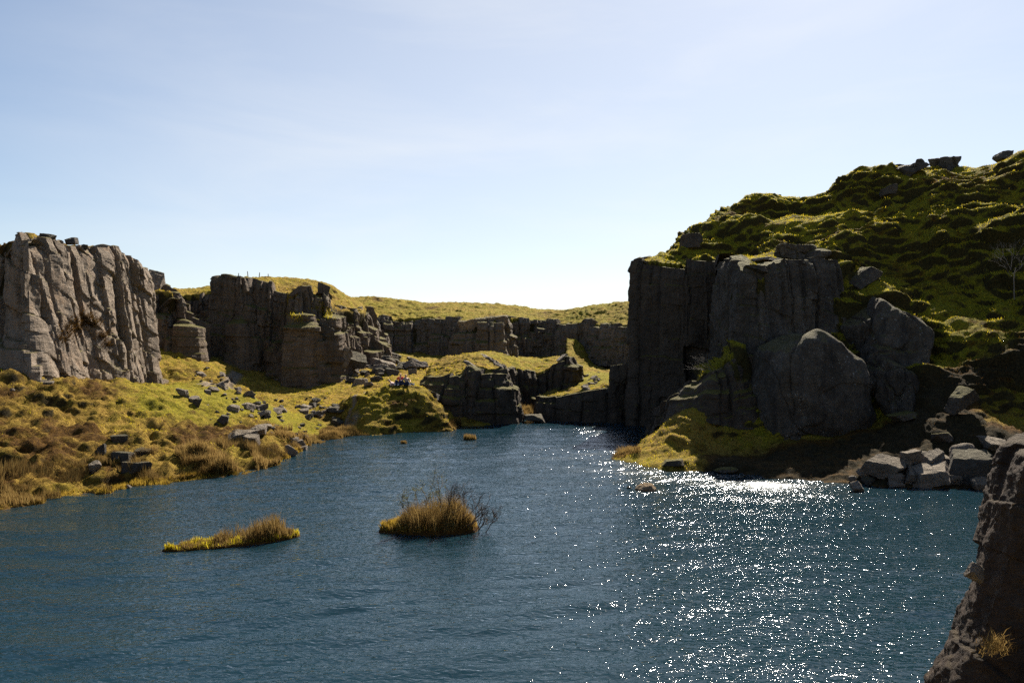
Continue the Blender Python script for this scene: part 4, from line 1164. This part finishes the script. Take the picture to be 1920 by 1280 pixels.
roots = [((-0.3, 0.1, 0.1), (-0.3, 0.1, 1), 0.6), ((0.0, 0.0, 0.1), (0.15, 0, 1), 0.72), ((0.35, 0.1, 0.1), (0.4, 0.1, 0.9), 0.75), ((0.6, -0.1, 0.1), (0.7, -0.1, 0.6), 0.7),
         ((0.9, -0.2, 0.05), (0.9, -0.2, 0.35), 0.6), ((1.1, -0.15, 0.0), (0.7, -0.1, 0.5), 0.55), ((-0.7, 0.15, 0.1), (-0.4, 0.1, 0.9), 0.6), ((0.75, 0.2, 0.1), (0.5, 0.2, 0.9), 0.75), ((1.45, -0.1, -0.1), (0.4, 0, 0.8), 0.4), ((1.7, -0.25, -0.1), (0.5, 0, 0.8), 0.38), ((1.3, -0.3, -0.05), (0.9, 0, 0.4), 0.5), ((0.2, -0.3, 0.1), (0.3, -0.2, 0.9), 0.6), ((-0.5, -0.2, 0.1), (-0.5, -0.1, 0.9), 0.5)]
bo, tips = branch_mesh('branch', roots, 31, 4, M_TWIG, bush, spread=0.5, kids=(2, 4), r0=0.019, up=0.3, taper=0.70, ratio=0.72)
# sparse catkins and new leaves at the twig ends
rgl = np.random.RandomState(4)
tv = np.array([v[:] for v in tips])
hi = tv[(tv[:, 2] > 0.75) & (tv[:, 0] < 0.35)]
k = rgl.choice(len(hi), 900)
blade_obj('leaf', [blades(hi[k] + rgl.normal(size=(900, 3)) * 0.02, rgl.normal(size=(900, 3)), rgl.uniform(0.02, 0.055, 900), rgl.uniform(0.012, 0.024, 900), 0.8, 117)], blade_mat('olive leaves', ((0.10, 0.10, 0.015), (0.17, 0.16, 0.03), (0.24, 0.22, 0.05))), bush)

# heather rooted on the ledges of the sunlit cliff
from mathutils.bvhtree import BVHTree
def clump_on(cliff_ob, spots, name, label, mat, seed, n, cat):
    me = cliff_ob.data
    co = np.empty(len(me.vertices) * 3, np.float32); me.vertices.foreach_get('co', co)
    co = co.reshape(-1, 3) + np.array(cliff_ob.location, np.float32)
    fi = np.empty(len(me.polygons) * 4, np.int32); me.polygons.foreach_get('vertices', fi)
    bvh = BVHTree.FromPolygons(co.tolist(), fi.reshape(-1, 4).tolist())
    rg = np.random.RandomState(seed)
    P, N = [], []
    for px, py, r, k in spots:
        for q in range(int(n * k)):
            a, b = rg.normal() * r, rg.normal() * r * 0.7
            d = Vector(((px + a - 960) / F, 1, -(py + b - 640) / F)).normalized()
            h = bvh.ray_cast(Vector((0, 0, CAMZ)), d)
            if h[0] is None: continue
            nn_ = h[1] if h[1].dot(d) < 0 else -h[1]
            P.append(h[0][:]); N.append(nn_[:])
    P = np.array(P); N = np.array(N)
    org = P.mean(0); org[2] = P[:, 2].min()
    o = blade_obj(name, [blades(P, N * 2.2, rg.uniform(0.10, 0.34, len(P)), rg.uniform(0.02, 0.04, len(P)), 0.5, seed, 0.5)], mat, None, tuple(org))
    tag(o, label, cat)
clump_on(C_LEFT, [(122, 632, 10, 0.5), (140, 615, 10, 0.9), (160, 598, 9, 1.0), (176, 606, 8, 0.7), (190, 630, 7, 0.5), (200, 646, 6, 0.3)], 'heather_clump', 'dark brown heather straggling across the middle of the sunlit left cliff', M_HEATH, 131, 420, 'heather')
clump_on(C_MID, [(545, 590, 7, 0.4), (600, 578, 8, 0.6), (612, 590, 8, 0.6), (560, 598, 6, 0.4)], 'grass_clump', 'yellow grass growing on the upper ledges of the shaded crag', M_GRASS, 133, 300, 'grass clump')

# two lone tussocks in the water
for px, py, r_, h_, lab, sd in ((757, 832, 0.17, 0.22, 'smallest lone tussock poking out of the water near the mound', 121), (881, 824, 0.42, 0.42, 'brown tussock of reeds standing alone in the far water', 122)):
    x, y, z = shore(px, py)
    e = empty('tussock', (x, y, 0), lab, 'tussock')
    Vt, mt = turf_islet('turf', x, y, r_, r_ * 0.7, 0.1, 0, sd, e)
    blade_obj('reeds', [islet_blades(Vt, mt, 500, lambda P, rg: rg.uniform(0.4, 1.0, len(P)) * h_, sd, 0.022)], M_REED, e)

# pale bare tree on the right bank and a twiggy shrub on the buttress
x, y, z = c(1902, 552, 40.6)
tr = empty('bare_tree', (x, y, float(fine_H(x, y)[0]) - 0.1), 'small pale leafless tree near the right edge of the hillside', 'tree')
to, _ = branch_mesh('trunk', [((0, 0, 0), (-0.12, 0, 1), 1.9)], 77, 0, M_PALE, tr, r0=0.035, taper=0.8, wob=0.12)
branch_mesh('branch', [((-0.22, 0, 1.75), (-0.55, 0, 0.8), 0.95), ((-0.22, 0, 1.8), (0.35, 0.05, 0.9), 0.95), ((-0.15, 0, 1.35), (-0.6, 0.1, 0.6), 0.8), ((-0.15, 0, 1.5), (0.6, -0.1, 0.5), 0.8)], 78, 3, M_PALE, tr, spread=0.42, kids=(3, 4), r0=0.018, up=0.3, taper=0.62, wob=0.32)
x, y, z = c(1334, 704, 41.6)
sb = empty('bare_shrub', (x, y, float(fine_H(x, y)[0]) - 0.05), 'twiggy leafless shrub leaning out from the bright turf on the buttress', 'shrub')
branch_mesh('branch', [((0, 0, 0), (-0.9, 0, a), 0.8) for a in (0.1, 0.35, 0.6, 0.9, 1.3)] + [((0.2, 0, 0.1), (-0.5, 0, 1), 0.7)], 79, 2, M_PALE, sb, spread=0.3, kids=(3, 4), r0=0.014, up=0.1)

# ------------------------------------------------------------------ fence posts on the skyline
def sky_pt(px, y0=56, y1=110):
    Y = np.arange(y0, y1, 0.1); X = (px - 960) / F * Y
    g = fine_H(X, Y)
    k = np.argmax((g - CAMZ) / Y)
    return X[k], Y[k], g[k]
M_POST = flat_mat('weathered post wood', (0.20, 0.17, 0.14))
for k, (px, h, tilt) in enumerate([(447, 0.5, 4), (465, 0.62, -6), (486, 0.55, 5), (503, 0.35, -3)]):
    x, y, z = sky_pt(px)
    bm = bmesh.new()
    bmesh.ops.create_cone(bm, cap_ends=True, segments=8, radius1=0.05, radius2=0.038, depth=h, matrix=Matrix.Translation((0, 0, h / 2 - 0.1)))
    bmesh.ops.create_cone(bm, cap_ends=True, segments=8, radius1=0.038, radius2=0.012, depth=0.05, matrix=Matrix.Translation((0, 0, h - 0.075)))
    me = bpy.data.meshes.new('fence_post'); bm.to_mesh(me); bm.free()
    o = link('fence_post', me, M_POST, loc=(x, y, z))
    o.rotation_euler = (0, R(tilt), 0)
    tag(o, 'thin wooden fence post on the turf skyline above the shaded crag', 'fence post', 'fence posts on the skyline')
rock(1463, 361, 6, 7, 'tiny upright stone on the crest of the right hillside', 650, 'block', M_BDARK, Y=63, snap=True)

# ------------------------------------------------------------------ near rock slab on the right
def near_slab():
    e_px = [(1940, 850), (1926, 858), (1906, 900), (1892, 955), (1884, 1020), (1872, 1080), (1856, 1120), (1838, 1175), (1812, 1240), (1782, 1310), (1760, 1370), (1725, 1480), (1680, 1590)]
    Y0 = 5.2
    zz = np.array([zof(p[1], Y0) for p in e_px]); xl = np.array([(p[0] - 960) / F * Y0 for p in e_px])
    nz2 = 260
    zt, zb = zz[0], zz[-1]
    Zr = np.linspace(zb, zt, nz2)
    XL = np.interp(Zr, zz[::-1], xl[::-1])
    # cross-section from the hidden back round the left edge to the near face
    sec = np.array([(2.6, 1.9), (1.2, 1.5), (0.35, 0.75), (0.06, 0.25), (0.0, 0.0), (0.10, -0.16), (0.22, -0.22), (0.75, -0.30), (1.3, -0.62), (2.2, -0.9), (3.4, -1.0)])
    cum = np.r_[0, np.cumsum(np.hypot(*np.diff(sec, axis=0).T))]
    ns = 300
    sx = np.interp(np.linspace(0, cum[-1], ns), cum, sec[:, 0]); sy = np.interp(np.linspace(0, cum[-1], ns), cum, sec[:, 1])
    X = XL[:, None] + sx[None] * np.ones((nz2, 1)); Y = Y0 + sy[None] * np.ones((nz2, 1)); Z = Zr[:, None] * np.ones((1, ns))
    # the top closes over
    nt = 60
    tt = np.linspace(0, 1, nt + 1)[1:, None]
    cx_, cy_ = XL[-1] + 2.2, Y0 + 0.5
    Xt = X[-1] * (1 - tt) + cx_ * tt; Yt = Y[-1] * (1 - tt) + cy_ * tt
    Zt = zt + 0.28 * (1 - (1 - tt) ** 2) + 0 * Xt
    V = np.stack([np.r_[X, Xt], np.r_[Y, Yt], np.r_[Z, Zt]], -1)
    p = V.astype(np.float32)
    tx = np.gradient(sx); ty = np.gradient(sy); tl = np.hypot(tx, ty)
    nx, ny = ty / tl, -tx / tl
    lv_ = np.floor((p[..., 2] + 0.5 * p[..., 0] + 0.15 * fbm(p * 1.5, 2, 5)) / 0.42)
    lx_ = np.floor((p[..., 0] - 0.3 * p[..., 2] + 0.1 * fbm(p * 2, 2, 6)) / 0.35)
    d = 0.06 * fbm(p * np.array([1.2, 1.2, 0.7]), 4, 3) + 0.05 * fbm(p * 6, 4, 8, 0.6) + 0.02 * fbm(p * 18, 3, 9) - 0.07 * np.abs(perlin(p * np.array([2.6, 2.6, 0.9]), 12)) + 0.07 * (hsh(lv_, lx_, 4) - 0.5)
    fade = np.ones(V.shape[0]); fade[-nt:] = np.linspace(1, 0, nt)
    V[..., 0] += -nx[None] * d * fade[:, None] * -1; V[..., 1] += ny[None] * d * fade[:, None]
    V[-nt:, :, 2] += 0.6 * d[-nt:]
    o0 = np.array([XL[0] + 1.5, Y0 + 0.4, zb])
    me = mesh_np('rock_slab', V - o0, grid_quads(V.shape[0], V.shape[1]))
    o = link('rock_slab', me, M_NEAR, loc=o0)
    tag(o, 'big dark rock slab close by at the lower right edge', 'rock slab')
near_slab()
x, y, z = c(1862, 1215, 4.86)
gt = empty('grass_tuft', (x, y, z), 'golden grass tuft growing from a crack in the near slab', 'grass tuft')
rg9 = np.random.RandomState(8)
n9 = 300
dirs = rg9.normal(size=(n9, 3)) * np.array([0.8, 0.5, 0.55]) + np.array([0, -0.55, 0.55])
blade_obj('blades', [blades(rg9.normal(size=(n9, 3)) * np.array([0.05, 0.03, 0.03]), dirs * 1.6, rg9.uniform(0.03, 0.13, n9), np.full(n9, 0.0035), 0.5, 119, 0.3)], M_REED, gt)
rock_at((c(1826, 1090, 5.2)), (0.09, 0.10, 0.12), (0, R(10), 0), 660, 'small pale stone caught on the edge of the near slab', 'block', M_BOULD, name='stone', cat='stone', sink=0.05)

# ------------------------------------------------------------------ people on the mound
SKIN = flat_mat('skin', (0.50, 0.31, 0.23), 0.6, 0.08)
def skin_mesh(name, verts, edges, mat, parent, root=0, sub=2):
    me = bpy.data.meshes.new(name)
    me.from_pydata([v[:3] for v in verts], edges, [])
    o = link(name, me, mat, parent)
    m = o.modifiers.new('skin', 'SKIN'); m.use_smooth_shade = True
    for i, v in enumerate(verts):
        sv = me.skin_vertices[0].data[i]
        sv.radius = (v[3], v[4] if len(v) > 4 else v[3])
        sv.use_root = i == root
    o.modifiers.new('sub', 'SUBSURF').levels = sub
    o.modifiers['sub'].render_levels = sub
    return o

def chain(n0, n):
    return [(n0 + i, n0 + i + 1) for i in range(n - 1)]

def person(loc, rz, pose, label, cols, group='people sitting on the mound'):
    """pose: dict of joints, metres from the seat"""
    e = empty('person', loc, label, 'person', group, rz)
    J = pose
    P = lambda k, r, r2=None: tuple(J[k]) + (r, r2 or r)
    vs = [P('pelvis', .135, .10), P('waist', .125, .09), P('chest', .150, .105), P('neck', .055), P('head', .085, .095), P('crown', .070, .080),
          P('shl', .062), P('ell', .043), P('wrl', .032), P('hal', .036, .02), P('shr', .062), P('elr', .043), P('wrr', .032), P('har', .036, .02),
          P('hil', .085), P('knl', .060), P('anl', .042), P('tol', .036), P('hir', .085), P('knr', .060), P('anr', .042), P('tor', .036)]
    ed = chain(0, 6) + [(2, 6)] + chain(6, 4) + [(2, 10)] + chain(10, 4) + [(0, 14)] + chain(14, 4) + [(0, 18)] + chain(18, 4)
    skin_mesh('body', vs, ed, SKIN, e)
    g = 1.16
    tv = [P('pelvis', .135 * g, .10 * g), P('waist', .125 * g, .09 * g), P('chest', .150 * g, .105 * g), P('shl', .062 * g), P('ell', .05 * g), P('shr', .062 * g), P('elr', .05 * g)]
    skin_mesh('shirt', tv, [(0, 1), (1, 2), (2, 3), (3, 4), (2, 5), (5, 6)], cols[0], e)
    pv = [P('pelvis', .142 * g, .105 * g), P('hil', .087 * g), P('knl', .066 * g), P('anl', .052 * g), P('hir', .087 * g), P('knr', .066 * g), P('anr', .052 * g)]
    skin_mesh('trousers', pv, [(0, 1), (1, 2), (2, 3), (0, 4), (4, 5), (5, 6)], cols[1], e)
    h = Vector(J['head']); cr = Vector(J['crown']); bk = Vector(J.get('hairback', (0, 0.05, 0)))
    hv = [tuple(h + bk * 1.1 + Vector((0, 0, -0.02))) + (.072, .07), tuple(h + bk * .8 + (cr - h) * .6) + (.088, .085), tuple(cr + (cr - h) * .25 + bk * .2) + (.066, .07)]
    skin_mesh('hair', hv, [(0, 1), (1, 2)], cols[2], e)
    for s in ('l', 'r'):
        a, t = Vector(J['an' + s]), Vector(J['to' + s])
        skin_mesh('shoe', [tuple(a + (a - t) * .25) + (.05, .045), tuple(a * .4 + t * .6) + (.05, .04), tuple(t + (t - a) * .2) + (.042, .034)], [(0, 1), (1, 2)], cols[3], e)
    return e

RED = flat_mat('red cloth', (0.62, 0.02, 0.03)); PINK = flat_mat('pale pink cloth', (0.62, 0.45, 0.43)); NAVY = flat_mat('navy denim', (0.022, 0.030, 0.065)); TAN = flat_mat('tan cloth', (0.34, 0.24, 0.17))
BLOND = flat_mat('fair hair', (0.42, 0.26, 0.12)); BROWN = flat_mat('brown hair', (0.07, 0.035, 0.02)); DKH = flat_mat('dark hair', (0.02, 0.015, 0.012)); WHITE = flat_mat('white trainers', (0.7, 0.7, 0.7))
sit = dict(pelvis=(0, 0, .12), waist=(0, .03, .28), chest=(0, .02, .46), neck=(0, 0, .62), head=(0, -.03, .74), crown=(0, -.02, .83),
           shl=(-.19, .02, .55), ell=(-.27, -.12, .36), wrl=(-.16, -.32, .34), hal=(-.12, -.40, .34), shr=(.19, .02, .55), elr=(.27, -.12, .36), wrr=(.16, -.32, .34), har=(.12, -.40, .34),
           hil=(-.11, -.05, .12), knl=(-.2, -.42, .36), anl=(-.13, -.62, .05), tol=(-.13, -.78, .03), hir=(.11, -.05, .12), knr=(.2, -.42, .36), anr=(.13, -.62, .05), tor=(.13, -.78, .03), hairback=(0, .05, 0))
lean = dict(pelvis=(0, 0, .12), waist=(0, .08, .27), chest=(0, .16, .43), neck=(0, .2, .58), head=(0, .17, .71), crown=(0, .17, .80),
            shl=(-.19, .17, .52), ell=(-.28, .30, .30), wrl=(-.26, .42, .08), hal=(-.26, .40, .02), shr=(.19, .17, .52), elr=(.26, .0, .36), wrr=(.18, -.2, .30), har=(.14, -.28, .28),
            hil=(-.11, -.05, .12), knl=(-.14, -.44, .32), anl=(-.12, -.72, .06), tol=(-.12, -.86, .08), hir=(.11, -.05, .12), knr=(.13, -.48, .14), anr=(.12, -.90, .06), tor=(.12, -.94, .18), hairback=(0, .06, -.04))
lie = dict(pelvis=(0, 0, .12), waist=(0, .17, .14), chest=(0, .36, .20), neck=(0, .50, .30), head=(0, .58, .40), crown=(0, .63, .47),
           shl=(-.19, .42, .22), ell=(-.26, .50, .05), wrl=(-.20, .28, .04), hal=(-.18, .20, .04), shr=(.19, .42, .22), elr=(.30, .44, .10), wrr=(.22, .22, .12), har=(.16, .16, .14),
           hil=(-.10, -.06, .12), knl=(-.12, -.48, .14), anl=(-.11, -.88, .06), tol=(-.11, -.92, .18), hir=(.10, -.06, .12), knr=(.12, -.40, .36), anr=(.11, -.66, .06), tor=(.11, -.80, .04), hairback=(0, .05, .03))
def on_mound(px, py):
    x, y, z = hit(px, py)
    return Vector((x, y, float(fine_H(x, y)[0]) - 0.03))
person(on_mound(750, 721) + Vector((0, 0.25, 0)), R(-15), sit, 'fair-haired person in a red top sitting on the mound', (RED, NAVY, BLOND, WHITE))
person(on_mound(744, 723), R(100), lie, 'dark-haired person in pale pink lying back beside the red top', (PINK, NAVY, DKH, WHITE))
person(on_mound(763, 722), R(35), lean, 'brown-haired person with dark trousers leaning back on one arm', (TAN, NAVY, BROWN, WHITE))
